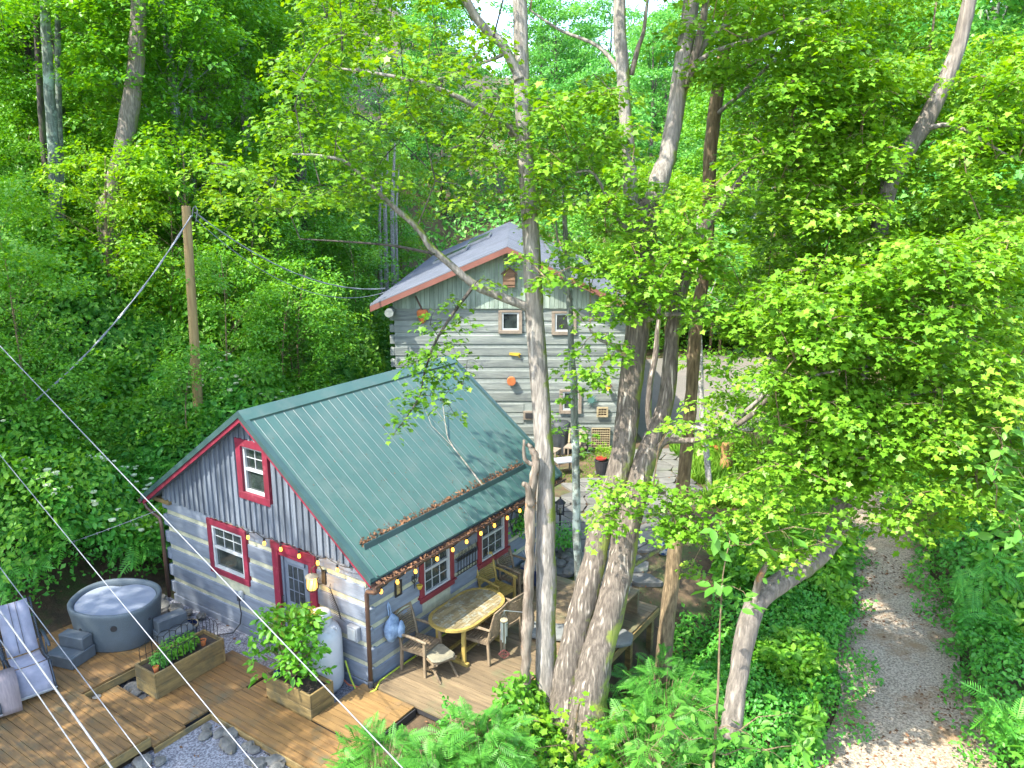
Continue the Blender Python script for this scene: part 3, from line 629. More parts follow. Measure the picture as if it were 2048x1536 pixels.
# iron fern ornament behind the tank
b = MB(); pts = [(-.50, -.10, 1.02), (-.56, -.10, 1.2), (-.66, -.09, 1.36), (-.72, -.09, 1.50), (-.70, -.09, 1.56)]; b.tube(pts, [.012, .011, .009, .006, .004], 6)
for i in range(14):
    f = i/14; p = Vector(pts[0]).lerp(Vector(pts[3]), f)+Vector((-.03*math.sin(f*3), 0, 0)); l = .15*(1-f*.7)
    for s_ in (1, -1): b.tube([p, p+Vector((s_*l*.8, -.01, -.02+.05*(s_ < 0)))], [.005, .002], 4)
props(place(b.build('fern_ornament', M['black']), S(0, 0), -A), 'black iron fern leaf ornament on the wall above the white tank', 'wall ornament')
# framed picture, scroll sconce, trees wall art, wreath basket, bag on the long wall
t = site_thing('wall_picture', 'small dark framed picture hung on the long cabin wall by the corner', 'picture')
b = MB(); b.box(.032, .05, .58, .74, 1.24, 1.27); b.box(.032, .05, .58, .74, 1.47, 1.50); b.box(.032, .05, .58, .61, 1.27, 1.47); b.box(.032, .05, .71, .74, 1.27, 1.47); b.build('picture_frame', M['black'], t)
b = MB(); b.box(.032, .04, .61, .71, 1.27, 1.47); b.build('picture_panel', mat('picture_paint', (.42, .32, .12), (.10, .05, .03), .7, 22), t)
t = site_thing('scroll_sconce', 'black iron scroll sconce with an amber cup left of the red framed window', 'sconce')
b = MB()
for s_ in (1, -1): b.tube([(.04, 1.05, 1.28), (.04, 1.05+s_*.06, 1.36), (.04, 1.05+s_*.05, 1.44), (.04, 1.05+s_*.01, 1.42), (.04, 1.05+s_*.03, 1.37)], .007, 5)
b.tube([(.04, 1.05, 1.2), (.04, 1.05, 1.52)], .008, 5); b.build('scrollwork', M['black'], t)
b = MB(); b.lathe([(.03, 0), (.055, .06), (.05, .07)], (.12, 1.08, 1.20), 10); b.build('candle_cup', M['yellow'], t)
b = MB()
rr = random.Random(8)
for i in range(7):
    y = 2.2+i*.085; b.tube([(.045, y, .95), (.045, y+.01, 1.22)], .007, 4)
    for k in range(7):
        a = math.pi*(.1+.8*k/6); l = rr.uniform(.12, .2); b.tube([(.045, y+.01, 1.2), (.05, y+.01+math.cos(a)*l*.5, 1.2+math.sin(a)*l*.6), (.045, y+.01+math.cos(a)*l*.8, 1.2+math.sin(a)*l*1.3)], [.005, .004, .002], 4)
for z in (.95, 1.02): b.bar((.045, 2.16, z), (.045, 2.76, z), .008, .012)
props(place(b.build('tree_wall_art', M['black']), S(0, 0), -A), 'black metal wall art of a row of bare trees between the two red windows', 'wall art')
t = site_thing('hexagon_wall_basket', 'hexagonal wire wall basket with greenery near the far end of the cabin', 'wall basket')
b = MB(); hx = [(.05, 4.05+.22*math.cos(k*math.pi/3), 1.35+.26*math.sin(k*math.pi/3)) for k in range(7)]; b.tube(hx, .012, 5)
hx2 = [(.14, p[1]*.85+4.05*.15, p[2]*.85+1.35*.15) for p in hx]; b.tube(hx2, .008, 5)
for p, q in zip(hx, hx2): b.tube([p, q], .006, 4)
b.build('wire_frame', M['black'], t)
P = rn.normal(size=(160, 3))*[.05, .13, .14]+[.12, 4.08, 1.28]; o = leafobj('greenery', P, rn.normal(size=P.shape), rn.normal(size=P.shape), np.full(160, .09), LF['under'], 'leaf', t)
t = site_thing('canvas_bag', 'blue-grey cloth bag hanging from a strap on the cabin wall near the corner', 'bag')
b = MB(); pr = [(.02, 0), (.10, .04), (.165, .14), (.17, .26), (.12, .38), (.05, .46), (.02, .50)]
b.lathe(pr, (.10, .42, .56), 14, sx=.55); 
for i in range(len(b.v)): p = Vector(b.v[i]); k = noise.noise(p*9)*.028; b.v[i] = (p.x+k, p.y+k, p.z)
b.build('bag_body', M['bluebag'], t, smooth=True); b = MB(); b.tube([(.06, .40, 1.02), (.05, .39, 1.18), (.045, .41, 1.24), (.06, .43, 1.16), (.08, .44, 1.0)], .014, 6); b.build('strap', M['bluebag'], t)
b = MB(); b.lathe([(.02, 0), (.07, .05), (.085, .16), (.05, .26), (.02, .3)], (.20, .52, .62), 12, sx=.5); b.build('side_pocket', M['bluebag'], t, smooth=True)
# hose along the wall
b = MB(); b.tube([(-.45, -.10, .30), (-.3, -.14, .05), (-.1, -.22, -.06), (.12, -.24, -.02), (.2, -.1, .03), (.10, .1, .03), (.09, .5, .03), (.11, 1.0, .03), (.08, 1.8, .03), (.12, 2.4, .03)], .014, 7)
props(place(b.build('garden_hose', M['hose']), S(0, 0), -A), 'yellow-green garden hose running along the foot of the cabin wall', 'hose')
b = MB(); b.tube([(-.62, -.12, .02), (-.3, -.20, -.02), (.0, -.16, -.0)], .012, 6); props(place(b.build('gas_pipe', M['copper']), S(0, 0), -A), 'thin copper-red pipe from the white tank along the ground to the corner', 'pipe')
# ================================================================== decks
def boards(nm, lab, regs, mtl, z, along='X', bw=.118, gap=.007, th=.032, skirt=None, sk_m=None, posts=()):
    t = site_thing(nm, lab, 'deck'); b = MB(); rr = random.Random(hash(nm) % 97 if False else len(regs)*7)
    for (x0, x1, y0, y1) in regs:
        c = y0 if along == 'X' else x0; e = y1 if along == 'X' else x1
        while c < e-.02:
            c2 = min(c+bw, e); 
            lo, hi = (x0, x1) if along == 'X' else (y0, y1); j = lo+(hi-lo)*(.42 if int((c-y0)/bw) % 2 else .58) if hi-lo > 5 else None
            segs = [(lo, hi)] if j is None else [(lo, j-.003), (j+.003, hi)]
            for s0, s1 in segs:
                zz = z+rr.uniform(-.0025, .0025); e0 = rr.uniform(-.006, .006)
                if along == 'X': b.box(s0, s1+e0, c, c2-gap, zz-th, zz)
                else: b.box(c, c2-gap, s0, s1+e0, zz-th, zz)
            c = c2
    b.build('deck_boards', mtl, t)
    j = MB()
    for (x0, x1, y0, y1) in regs: j.box(x0+.02, x1-.02, y0+.02, y1-.02, z-.13, z-.052)
    j.build('joists', M['rubber'], t)
    if skirt:
        s_ = MB()
        for (x0, x1, y0, y1) in skirt: s_.box(x0, x1, y0, y1, z-.17, z-.034)
        s_.build('rim_board', sk_m or mtl, t, bev=.003)
    for (x, y) in posts:
        wx, wy, _ = S(x, y); zb = T(wx, wy)-.2
        p = MB(); p.box(x-.05, x+.05, y-.05, y+.05, zb, z-.13); p.build('post', sk_m or mtl, t)
    return t
boards('tub_deck', 'upper brown plank deck carrying the grey hot tub and recliners', [(-9.5, -1.57, -7.5, -2.80), (-5.45, -3.32, -2.80, -.95)], M['plank'], .15,
       skirt=[(-1.572, -1.545, -7.5, -2.79), (-3.33, -1.545, -2.798, -2.776), (-3.322, -3.297, -2.775, -.95), (-5.45, -3.33, -.948, -.925)], sk_m=M['planter'])
boards('middle_deck', 'brown plank walkway between the two wooden planters leading to the red door', [(-3.29, -1.51, -2.77, -2.26), (-2.62, -1.57, -2.26, -.62), (-1.567, .74, -1.84, -1.16), (-1.50, -1.1, -1.16, -.70)], M['plankY'], .0,
       skirt=[(-1.51, -1.485, -2.77, -1.845), (-1.48, .74, -1.866, -1.843), (-1.5, .74, -1.158, -1.135)], sk_m=M['planter'])
boards('orange_deck', 'short orange-brown plank landing at the near corner of the cabin', [(.752, .96, -1.80, -.07), (-.10, .752, -1.13, -.07)], M['orange'], .012,
       skirt=[(.962, .985, -1.80, -.07), (.75, .962, -1.825, -1.802)], sk_m=M['rubber'])
boards('dining_deck', 'weathered grey-brown plank deck beside the long cabin wall under the table', [(.06, 2.05, -.05, 2.45), (.06, 2.77, 2.45, 4.75)], M['oldplank'], .02,
       skirt=[(2.052, 2.078, -.06, 2.43), (2.08, 2.796, 2.42, 2.446), (2.772, 2.796, 2.448, 4.76)], sk_m=M['planter'], posts=[(2.70, 2.6), (2.70, 3.7), (2.70, 4.6), (1.98, .2), (1.98, 1.6)])
for (xs_, nm) in (((2.15, 2.75, 2.47, 3.05), 1),): pass
NTH = ['first', 'second', 'third', 'fourth', 'fifth', 'sixth', 'seventh', 'eighth', 'ninth', 'tenth', 'eleventh', 'twelfth', 'thirteenth', 'fourteenth', 'fifteenth', 'sixteenth']
def stones(lab, group, specs, kind_name='stone', way='from the left'):
    for i, (x, y, z, r) in enumerate(specs):
        b = MB(); b.rock((0, 0, 0), r, i*3+1, (1+.3*math.sin(i*2.1), 1, .55), 10, 6); o = b.build(kind_name, M['rock'], smooth=False)
        place(o, (x, y, z), i*1.3); props(o, lab+', '+NTH[i]+' '+way, 'stone', group)
ep = []
for i in range(16):
    f = i/15; X = -1.35+2.1*f; Y = -2.02-.12*math.sin(i*1.7)-.02; p = S(X, Y, -.08); ep.append((p[0], p[1], -.09, .075+.045*abs(math.sin(i*2.7))))
stones('rounded river stone below the brown walkway', 'stones edging the walkway', ep)
ep = []
for i, (X, Y, r) in enumerate([(-1.42, -3.0, .14), (-1.38, -3.25, .11), (-1.36, -3.5, .13), (-1.3, -3.75, .10), (-1.25, -2.85, .08)]): p = S(X, Y); ep.append((p[0], p[1], -.08, r))
stones('flat stone against the rim of the upper brown deck', 'stones along the upper deck rim', sorted(ep))
ep = []
for i, (X, Y, r) in enumerate([(-5.0, -.45, .20), (-4.75, -.3, .13), (-5.3, -.3, .16), (-4.4, -.25, .10), (-5.35, -.75, .14), (-4.1, -.2, .09), (-5.6, -.5, .15)]): p = S(X, Y); ep.append((p[0], p[1], -.04, r))
stones('tan rock at the left foot of the cabin gable', 'rocks at the cabin foot', sorted(ep))
ep = []
for i, (X, Y, r) in enumerate([(-3.15, -2.12, .12), (-2.95, -2.18, .10), (-2.75, -2.2, .09)]): p = S(X, Y); ep.append((p[0], p[1], -.08, r))
stones('grey stone in the gap beside the long planter', 'stones beside the long planter', sorted(ep))
# ================================================================== planters
def planter(nm, lab, x0, x1, y0, y1, z1, zb):
    t = site_thing(nm, lab, 'planter'); b = MB(); k = .035; n = 2 if z1-zb < .5 else 3; h = (z1-zb)/n
    for i in range(n):
        a, c = zb+i*h, zb+(i+1)*h-.005
        b.box(x0, x1, y0, y0+k, a, c); b.box(x0, x1, y1-k, y1, a, c); b.box(x0, x0+k, y0+k, y1-k, a, c); b.box(x1-k, x1, y0+k, y1-k, a, c)
    b.build('planter_box', M['planter'], t, bev=.004)
    b = MB(); b.box(x0+k, x1-k, y0+k, y1-k, z1-.16, z1-.07); b.build('soil', M['soil'], t); return t
planter('long_planter', 'long wooden planter box with herbs and wire edging in front of the hot tub', -2.95, -2.42, -2.14, -.90, .43, 0)
planter('square_planter', 'wooden planter box holding the leafy green shrub in front of the tank', -1.12, -.12, -1.125, -.665, .38, -.1)
def tuft(nm, lab, cat, c, r, h, n, size, m, kind='leaf', up=.6, stems=8):
    t = thing(nm, lab, cat, c); P = RNG.normal(size=(n, 3)); P = nrm(P)*(RNG.random((n, 1))**.4)*[r, r, h*.5]+[0, 0, h*.62]
    N = P-[0, 0, h*.2]; N = nrm(N)+[0, 0, up]+RNG.normal(size=P.shape)*.35; D = P*[1, 1, .2]+RNG.normal(size=P.shape)*.12*r+[0, 0, -.05]
    leafobj('foliage', P, N, D, size*(.6+.8*RNG.random(n)), m, kind, t)
    b = MB(); rr = random.Random(n)
    for k in range(stems): a = rr.uniform(0, 6.28); q = rr.uniform(.3, .8); b.tube([(0+.02*math.cos(a), .02*math.sin(a), -.03), (r*q*.4*math.cos(a), r*q*.4*math.sin(a), h*.45), (r*q*math.cos(a), r*q*math.sin(a), h*.85)], [.012, .008, .004], 5)
    b.build('stems', BK['brown'], t); return t
def open_shrub(nm, lab, c, r, h, nb, size, m, seed, kind='oval', z0=.25, dens=330, rs=(.10, .2)):
    t = thing(nm, lab, 'shrub', c); rr = random.Random(seed); C = []; R = []; b = MB()
    for i in range(nb):
        f = z0+(1-z0)*rr.random(); a = rr.uniform(0, 6.283); q = r*(.35+.65*math.sqrt(rr.random()))*math.sin(math.pi*min(.98, .12+.72*f))**.6*(1+.25*math.sin(a*3+seed)); p = Vector((math.cos(a)*q, math.sin(a)*q, f*h)); C.append(tuple(p)); R.append(rr.uniform(*rs))
        b.tube([(.03*math.cos(a), .03*math.sin(a), 0), (p.x*.35, p.y*.35, p.z*.55), tuple(p)], [.012, .008, .003], 5, caps=False)
    b.build('stems', BK['brown'], t); P, N, D, Z = spray_leaves(C, R, dens, size, .10, .35, .5, np.random.default_rng(seed)); leafobj('foliage', P, N, D, Z, m, kind, t); return t
open_shrub('leafy_shrub', 'tall bright green leafy shrub growing in the square planter by the tank', S(-.80, -.92, .30), .50, 1.16, 62, .105, LF['bush'], 3)
for i, (x, y, r, h, l) in enumerate([(-2.7, -1.62, .21, .34, 'dense green herb clump nearest the middle of the long planter'), (-2.66, -1.86, .16, .26, 'low blue-green herb at the near end of the long planter'), (-2.7, -1.38, .17, .28, 'small green herb left of the far terracotta pot in the long planter')]):
    tuft('herb_plant', l, 'herb', S(x, y, .34), r, h, 420, .05, LF['bush'] if i != 1 else LF['sumac'], 'leaf', stems=4)
def pot(nm, lab, X, Y, z, r, h, m, m2, extra=None):
    t = site_thing(nm, lab, 'pot', X, Y, z); b = MB(); b.lathe([(r*.68, 0), (r*.85, h*.5), (r, h*.9), (r*1.08, h*.92), (r*1.08, h), (r*.95, h), (r*.92, h*.8), (.01, h*.78)], (0, 0, 0), 18); b.build('pot_body', m, t, smooth=False); 
    b = MB(); b.lathe([(r*.9, h*.80), (.01, h*.82)], (0, 0, 0), 14, caps=False); b.build('pot_fill', m2, t); return t
pot('terracotta_pot', 'small terracotta pot at the far end of the long planter', -2.62, -1.15, .34, .05, .12, M['terra'], M['soil'])
pot('terracotta_pot', 'small orange pot with yellow top at the near end of the long planter', -2.56, -2.02, .34, .045, .12, M['terra'], M['yellow'])
pot('glazed_pot', 'dark blue glazed pot with cream rim on the gravel behind the wire edging', -3.68, -.72, -.12, .155, .30, M['blueglaze'], M['soil'])
b = MB(); b.lathe([(.155, .27), (.17, .285), (.17, .312), (.145, .312)], (0, 0, 0), 20, caps=False)
pr_ = b.build('pot_rim', M['cream']); pr_.parent = [o for o in COL.objects if o.name.startswith('glazed_pot')][0]
# blue glass ball in the square planter
b = MB(); b.lathe([(.001, -.07), (.05, -.05), (.07, 0), (.05, .05), (.001, .07)], (0, 0, 0), 14); props(place(b.build('garden_globe', M['blueglaze'], smooth=True), S(-.98, -1.0, .36)), 'dark blue glass globe under the shrub in the square planter', 'globe')
# wire hoop edging
t = site_thing('wire_edging', 'black wire hoop edging standing in the long planter', 'garden edging')
def hoop(mb, a, b_, z0, h):
    a, b_ = Vector(a), Vector(b_); pts = [a+Vector((0, 0, z0))]
    for k in range(9): th = math.pi*k/8; m_ = (a+b_)/2+(a-b_)/2*math.cos(th); pts.append(m_+Vector((0, 0, z0+h-.06+.06*math.sin(th))))
    pts.append(b_+Vector((0, 0, z0))); mb.tube(pts, .0055, 4)
b = MB(); L1 = [(-2.93, -2.05+i*.105, 0) for i in range(11)]
for i in range(len(L1)-2): hoop(b, L1[i], L1[i+2], .33, .42 if i % 2 else .36)
L2 = [(-2.93+i*.1, -.93, 0) for i in range(5)]
for i in range(len(L2)-1): hoop(b, L2[i], L2[i+1], .33, .38)
L3 = [(-2.46, -2.0+i*.1, 0) for i in range(8)]
for i in range(len(L3)-2): hoop(b, L3[i], L3[i+2], .33, .36)
b.bar((-2.93, -2.05, .5), (-2.93, -1.0, .5), .006, .006); b.build('wire_hoops', M['black'], t)
# ================================================================== hot tub
t = site_thing('hot_tub', 'round grey plastic hot tub with pale cover on the upper deck', 'hot tub', -4.40, -1.56, .15)
def superr(a, rx, ry): return 1/((abs(math.cos(a)/rx)**2.35+abs(math.sin(a)/ry)**2.35)**(1/2.35))
def ring(mb, prof, n=56, rx=.72, ry=.62, dip=.0):
    base = len(mb.v)
    for k_, z in prof:
        for i in range(n):
            a = 2*math.pi*i/n; r = superr(a, rx, ry)*k_; zz = z+(dip*math.cos(a*1+.9) if z > .4 else 0); mb.v.append((r*math.cos(a), r*math.sin(a), zz))
    for j in range(len(prof)-1):
        for i in range(n): a = base+j*n+i; b_ = base+j*n+(i+1) % n; mb.f.append((a, b_, b_+n, a+n))
TR = .55
tubrot = bpy.data.objects.new('tub_shell', None)
b = MB(); ring(b, [(.88, 0), (.90, .02), (.925, .25), (.96, .5), (.99, .62), (1., .68), (.995, .715), (.97, .73), (.93, .725), (.895, .70), (.88, .64), (.86, .5)], dip=-.03); b.f.append(tuple(range(56))[::-1])
o = b.build('tub_shell', M['tub'], t, smooth=True); o.rotation_euler.z = TR
del tubrot
# kidney-shaped pale cover
b = MB(); n = 48; pts = []
for i in range(n):
    a = 2*math.pi*i/n; r = superr(a, .72, .62)*.87*(1-.20*math.exp(-((a-1.9)/.32)**2)); pts.append((r*math.cos(a), r*math.sin(a)))
v0 = [(x, y, .655-.03*math.cos(math.atan2(y, x)+.9)+.0) for x, y in pts]; vin = [(x*.6, y*.6, .665) for i, (x, y) in enumerate(pts)]
b.add(v0+vin+[(0, 0, .668)], [(i, (i+1) % n, n+(i+1) % n, n+i) for i in range(n)]+[(n+i, n+(i+1) % n, 2*n) for i in range(n)])
o = b.build('tub_cover', M['cover'], t, smooth=True); o.rotation_euler.z = TR
for (a, z, r) in ((-1.15, .46, .05), (-2.1, .42, .018), (-.3, .44, .02)):
    q = superr(a, .72, .62)*.95; b = MB(); nx, ny = math.cos(a), math.sin(a)
    b.tube([(q*nx-.02*nx, q*ny-.02*ny, z), (q*nx+.022*nx, q*ny+.022*ny, z)], r, 16); o = b.build('drain_cap', M['black'] if r > .03 else M['rubber'], t); o.rotation_euler.z = TR
for a in (2.05, 2.45):
    q = superr(a, .72, .62)*.95; b = MB(); b.lathe([(.03, .70), (.034, .735), (.02, .745)], (q*math.cos(a), q*math.sin(a), -.01), 12); o = b.build('control_knob', M['black'], t); o.rotation_euler.z = TR
def steps(lab, X, Y, z, rz):
    t = site_thing('tub_steps', lab, 'steps', X, Y, z, rz); b = MB()
    b.box(-.27, .27, -.24, .24, 0, .20); b.build('lower_step', M['step'], t, bev=.012); b = MB(); b.box(-.25, .25, .02, .23, .2, .40); b.build('upper_step', M['step'], t, bev=.012)
    for zz, y0, y1 in ((.201, -.235, .01), (.401, .03, .225)):
        b = MB(); b.box(-.23, .23, y0+.01, y1-.01, zz-.01, zz+.006); b.build('tread', M['step'], t, bev=.004)
steps('two grey plastic steps on the upper deck in front of the hot tub', -4.33, -2.42, .15, .28)
steps('two grey plastic steps at the right side of the hot tub near the blue pot', -3.50, -1.10, .15, 1.42)
# ================================================================== propane tank
t = site_thing('propane_tank', 'tall white propane tank standing against the cabin gable wall', 'tank', -.66, -.37, -.12)
b = MB(); R0 = .315; b.lathe([(R0*.55, 0), (R0*.85, .035), (R0*.97, .11), (R0, .2), (R0, .88), (R0*.97, .98), (R0*.85, 1.07), (R0*.6, 1.13), (R0*.5, 1.14)], (0, 0, 0), 32); b.build('tank_body', M['tank'], t, smooth=True)
b = MB(); b.lathe([(.165, 1.12), (.17, 1.14), (.17, 1.30), (.16, 1.335), (.10, 1.352), (.001, 1.355)], (0, 0, 0), 24); b.build('valve_cap', M['tank'], t, smooth=True)
for a in (.2, 3.3):
    b = MB(); c_, s_ = math.cos(a), math.sin(a); b.tube([(c_*.27, s_*.27, 1.03), (c_*.30, s_*.30, 1.12), (c_*.24, s_*.24, 1.14), (c_*.22, s_*.22, 1.09)], .013, 6); b.build('lifting_lug', M['tank'], t)
# ================================================================== teak furniture
def arm_chair(name, label, X, Y, rz, m, z=.02):
    t = site_thing(name, label, 'chair', X, Y, z, rz, 'teak armchairs on the dining deck')   # faces local +X
    for nm, x, y, h, lean in (('leg', .22, -.23, .62, 0), ('leg', .22, .23, .62, 0), ('leg', -.22, -.22, .44, .02), ('leg', -.22, .22, .44, .02)):
        b = MB(); b.bar((x-lean, y, 0), (x, y, h), .045, .045, (1, 0, 0)); b.build(nm, m, t, bev=.004)
    b = MB()
    for i in range(8): x = -.19+i*.055; b.box(x, x+.043, -.215, .215, .425-.012*math.sin(i/7*math.pi), .443-.012*math.sin(i/7*math.pi))
    b.box(-.22, .24, -.24, -.215, .375, .43); b.box(-.22, .24, .215, .24, .375, .43); b.box(.2, .235, -.215, .215, .37, .42); b.box(-.22, -.19, -.215, .215, .37, .42); b.build('seat', m, t)
    b = MB()
    for y in (-.225, .225): b.tube([(-.22, y, .42), (-.26, y, .62), (-.31, y, .82), (-.35, y, .96)], [.024, .023, .022, .018], 6)
    def bk(z): f = (z-.42)/.54; return -.22-.13*f**1.15
    n = 12
    for i in range(n):
        z0 = .50+i*.036; pts = [(bk(z0)-.035*math.sin(math.pi*k/6), -.21+.42*k/6, z0) for k in range(7)]
        for k in range(6): b.bar(pts[k], pts[k+1], .012, .024)
    pts = [(bk(.95)-.035*math.sin(math.pi*k/8), -.23+.46*k/8, .945+.03*math.sin(math.pi*k/8)) for k in range(9)]
    for k in range(8): b.bar(pts[k], pts[k+1], .026, .05)
    b.build('backrest', m, t)
    for y in (-.25, .25):
        b = MB(); b.tube([(-.28, y, .66), (-.1, y, .665), (.12, y, .645), (.27, y, .625)], [.020, .024, .028, .022], 6); b.build('armrest', m, t)
    return t
arm_chair('armchair', 'teak armchair at the near end of the oval table beside the cloth bag', .38, .78, .12, M['teak'])
arm_chair('armchair', 'teak armchair nearest the wind chime on the open side of the table', 1.02, 1.60, math.pi+.12, M['teak'])
arm_chair('armchair', 'teak armchair behind the wind chime, second along the open side of the table', 1.03, 2.14, math.pi-.1, M['teak'])
arm_chair('armchair', 'yellow teak armchair at the far end of the oval table by the wall', .34, 2.98, -.12, M['teaky'])
arm_chair('armchair', 'farthest brown teak armchair under the second red window by the cooler', .34, 3.62, .0, M['teak'])
t = site_thing('oval_table', 'large oval weathered teak dining table on the grey deck', 'table', .66, 1.66, .02)
b = MB(); hl, hw = .76, .43
def oval(y): q = abs(y)/hl; return hw*(1-max(0, (q-.35)/.65)**2.4)**(1/2.0) if q < 1 else 0
xw = .066; nbd = 13
for half in (-1, 1):
    for i in range(nbd):
        xa = -hw+i*2*hw/nbd; xb = xa+2*hw/nbd-.005; xm = max(abs(xa), abs(xb)); 
        ylo, yhi = 0, hl
        for _ in range(30):
            ym = (ylo+yhi)/2
            if oval(ym) > xm-.004: ylo = ym
            else: yhi = ym
        y1_ = max(ylo, .05)-.02; y0_ = .006
        b.box(xa, xb, min(half*y0_, half*y1_), max(half*y0_, half*y1_), .70, .728)
b.build('tabletop', M['ttop'], t)
b = MB(); n = 64; out = []; inn = []
for i in range(n):
    a = 2*math.pi*i/n; y = hl*math.sin(a); x = math.copysign(oval(y*.9999), math.cos(a)); k = 1; out.append((x*1.02, y*1.02)); inn.append((x*.90, y*.945))
b.add([(x, y, .732) for x, y in out]+[(x, y, .7335) for x, y in inn]+[(x, y, .695) for x, y in out]+[(x, y, .695) for x, y in inn],
      [(i, (i+1) % n, n+(i+1) % n, n+i) for i in range(n)]+[(i, 2*n+i, 2*n+(i+1) % n, (i+1) % n) for i in range(n)]+[(2*n+i, 3*n+i, 3*n+(i+1) % n, 2*n+(i+1) % n) for i in range(n)]+[(n+i, n+(i+1) % n, 3*n+(i+1) % n, 3*n+i) for i in range(n)])
b.build('table_rim', M['teaky'], t)
b = MB(); b.box(-hw*.97, hw*.97, -.035, -.003, .715, .734); b.box(-hw*.97, hw*.97, .003, .035, .715, .734); b.build('centre_rail', M['ttop'], t)
for y in (-.46, .46):
    for x in (-.27, .27): b = MB(); b.bar((x, y, .06), (x, y, .70), .07, .05, (0, 1, 0)); b.build('leg', M['teaky'], t, bev=.005)
    b = MB(); b.box(-.36, .36, y-.035, y+.035, 0, .06); b.box(-.3, .3, y-.03, y+.03, .63, .695); b.build('foot_rail', M['teaky'], t, bev=.006)
b = MB()
for x in (-.12, .12): b.box(x-.025, x+.025, -.43, .43, .07, .11)
b.build('stretcher', M['teaky'], t)
t = site_thing('folding_stool', 'low folding wooden stool with a moss-stained cushion beside the table', 'stool', .74, .78, .02, -.35)
for s_, (x0, x1) in enumerate(((-.26, .22), (.26, -.22))):
    for y in (-.16, .16): b = MB(); b.bar((x0, y+s_*.035, 0), (x1, y+s_*.035, .33), .025, .035, (1, 0, 1)); b.build('leg', M['teak'], t)
b = MB(); b.bar((-.2, -.21, .34), (-.2, .21, .34), .03, .03); b.bar((.2, -.21, .34), (.2, .21, .34), .03, .03); b.bar((-.2, -.20, .34), (.2, -.20, .34), .025, .03); b.build('stool_frame', M['teak'], t)
b = MB(); c_ = [(-.24, -.19), (.18, -.22), (.25, -.1), (.24, .14), (.17, .21), (-.17, .19), (-.26, .05)]
b.prism(c_, .36, .40); o = b.build('cushion', M['cushion'], t, bev=.018)
# cooler
t = site_thing('cooler', 'navy blue cooler with white lid beside the farthest armchair', 'cooler', .33, 4.42, .02, .05)
b = MB(); b.box(-.22, .22, -.33, .33, 0, .33); b.build('cooler_body', M['navy'], t, bev=.02)
b = MB(); b.box(-.23, .23, -.34, .34, .333, .40); b.build('lid', M['coolwhite'], t, bev=.015)
b = MB(); b.tube([(.23, -.1, .22), (.25, -.1, .16), (.25, .1, .16), (.23, .1, .22)], .01, 6); b.tube([(-.06, -.36, .22), (-.06, -.375, .15), (.08, -.375, .15), (.08, -.36, .22)], .01, 6); b.build('handle', M['coolwhite'], t)
b = MB(); b.tube([(.05, -.32, .42), (-.12, -.42, .74)], [.012, .009], 6); props(place(b.build('broom_handle', M['coolwhite']), S(.33, 4.42, .02), -A), 'thin pale stick propped on the navy cooler', 'stick')
# low bench and cushions at the open side of the deck
t = site_thing('plank_bench', 'low weathered plank bench at the open far corner of the dining deck', 'bench', 2.38, 3.72, .02)
b = MB()
for i in range(3): b.box(-.20+i*.135, -.07+i*.135, -.62, .62, .43, .47)
b.build('seat', M['oldplank'], t, bev=.004)
for y in (-.58, .58): b = MB(); b.box(-.19, .19, y-.025, y+.025, 0, .43); b.build('end_board', M['oldplank'], t, bev=.004)
t = site_thing('glass_terrarium', 'small glass terrarium with a pale roof on the plank bench', 'terrarium', 2.38, 3.95, .49)
b = MB(); b.box(-.11, .11, -.16, .16, 0, .05); b.build('base', M['oldwood'], t)
b = MB()
for x in (-.1, .1):
    for y in (-.15, .15): b.bar((x, y, .05), (x, y, .2), .012, .012)
for y in (-.15, .15): b.bar((-.1, y, .2), (.1, y, .2), .012, .012)
for x in (-.1, .1): b.bar((x, -.15, .2), (x, .15, .2), .012, .012)
b.build('metal_edges', M['white'], t); b = MB(); b.prismY([(-.12, .205), (.12, .205), (0, .29)], -.16, .16); b.build('glass_roof', mat('pale_glass', (.45,.55,.52), (.32,.42,.40), .15, 6), t)
b = MB(); b.prism([(.9*(-1), -.22), (.8, -.27), (.98, -.15), (1.0, .12), (.85, .25), (-.85, .22), (-1, 0)], .0, .10)
props(place(b.build('seat_pad', M['cushion2'], bev=.03), S(2.02, 2.95, .04), -A+.42), 'pale grey padded seat cushion lying on the deck behind the big double trunk', 'cushion')
# wind chime
P0 = at_y(1008, 1240, 10.75)
t = thing('wind_chime', 'silver tube wind chime with a diamond sail hanging from the dead snag', 'wind chime', tuple(P0))
b = MB(); b.lathe([(.01, .012), (.055, .01), (.06, 0), (.055, -.012), (.01, -.014)], (0, 0, 0), 16); b.build('top_disc', M['lattice'], t)
for k in range(6):
    a = k*math.pi/3; l = .24+.02*k; b = MB(); b.tube([(.042*math.cos(a), .042*math.sin(a), -.03), (.042*math.cos(a), .042*math.sin(a), -.03-l)], .0095, 8); b.build('tube', M['chime'], t)
b = MB(); b.tube([(0, 0, .16), (0, 0, -.56)], .0025, 4); b.tube([(0, 0, .15), (.05, 0, 0)], .002, 4); b.tube([(0, 0, .15), (-.05, 0, 0)], .002, 4); b.build('cord', M['chime'], t)
b = MB(); q = [(0, -.50), (.085, -.575), (0, -.65), (-.085, -.575)]
for i in range(4): p1, p2 = q[i], q[(i+1) % 4]; b.bar((p1[0], 0, p1[1]), (p2[0], 0, p2[1]), .012, .014, (0, 1, 0)); b.bar((p1[0], 0, p1[1]), (0, 0, -.575), .010, .010, (0, 1, 0))
b.build('diamond_sail', M['decalred'], t)
Pa = at_y(1052, 1225, 10.85); b = MB(); b.tube([tuple(Pa), tuple(P0+Vector((.03, 0, .155))), tuple(P0+Vector((0, 0, .15)))], .006, 5); props(b.build('chime_hook', M['chime']), 'thin metal rod holding the wind chime out from the dead snag', 'hook')
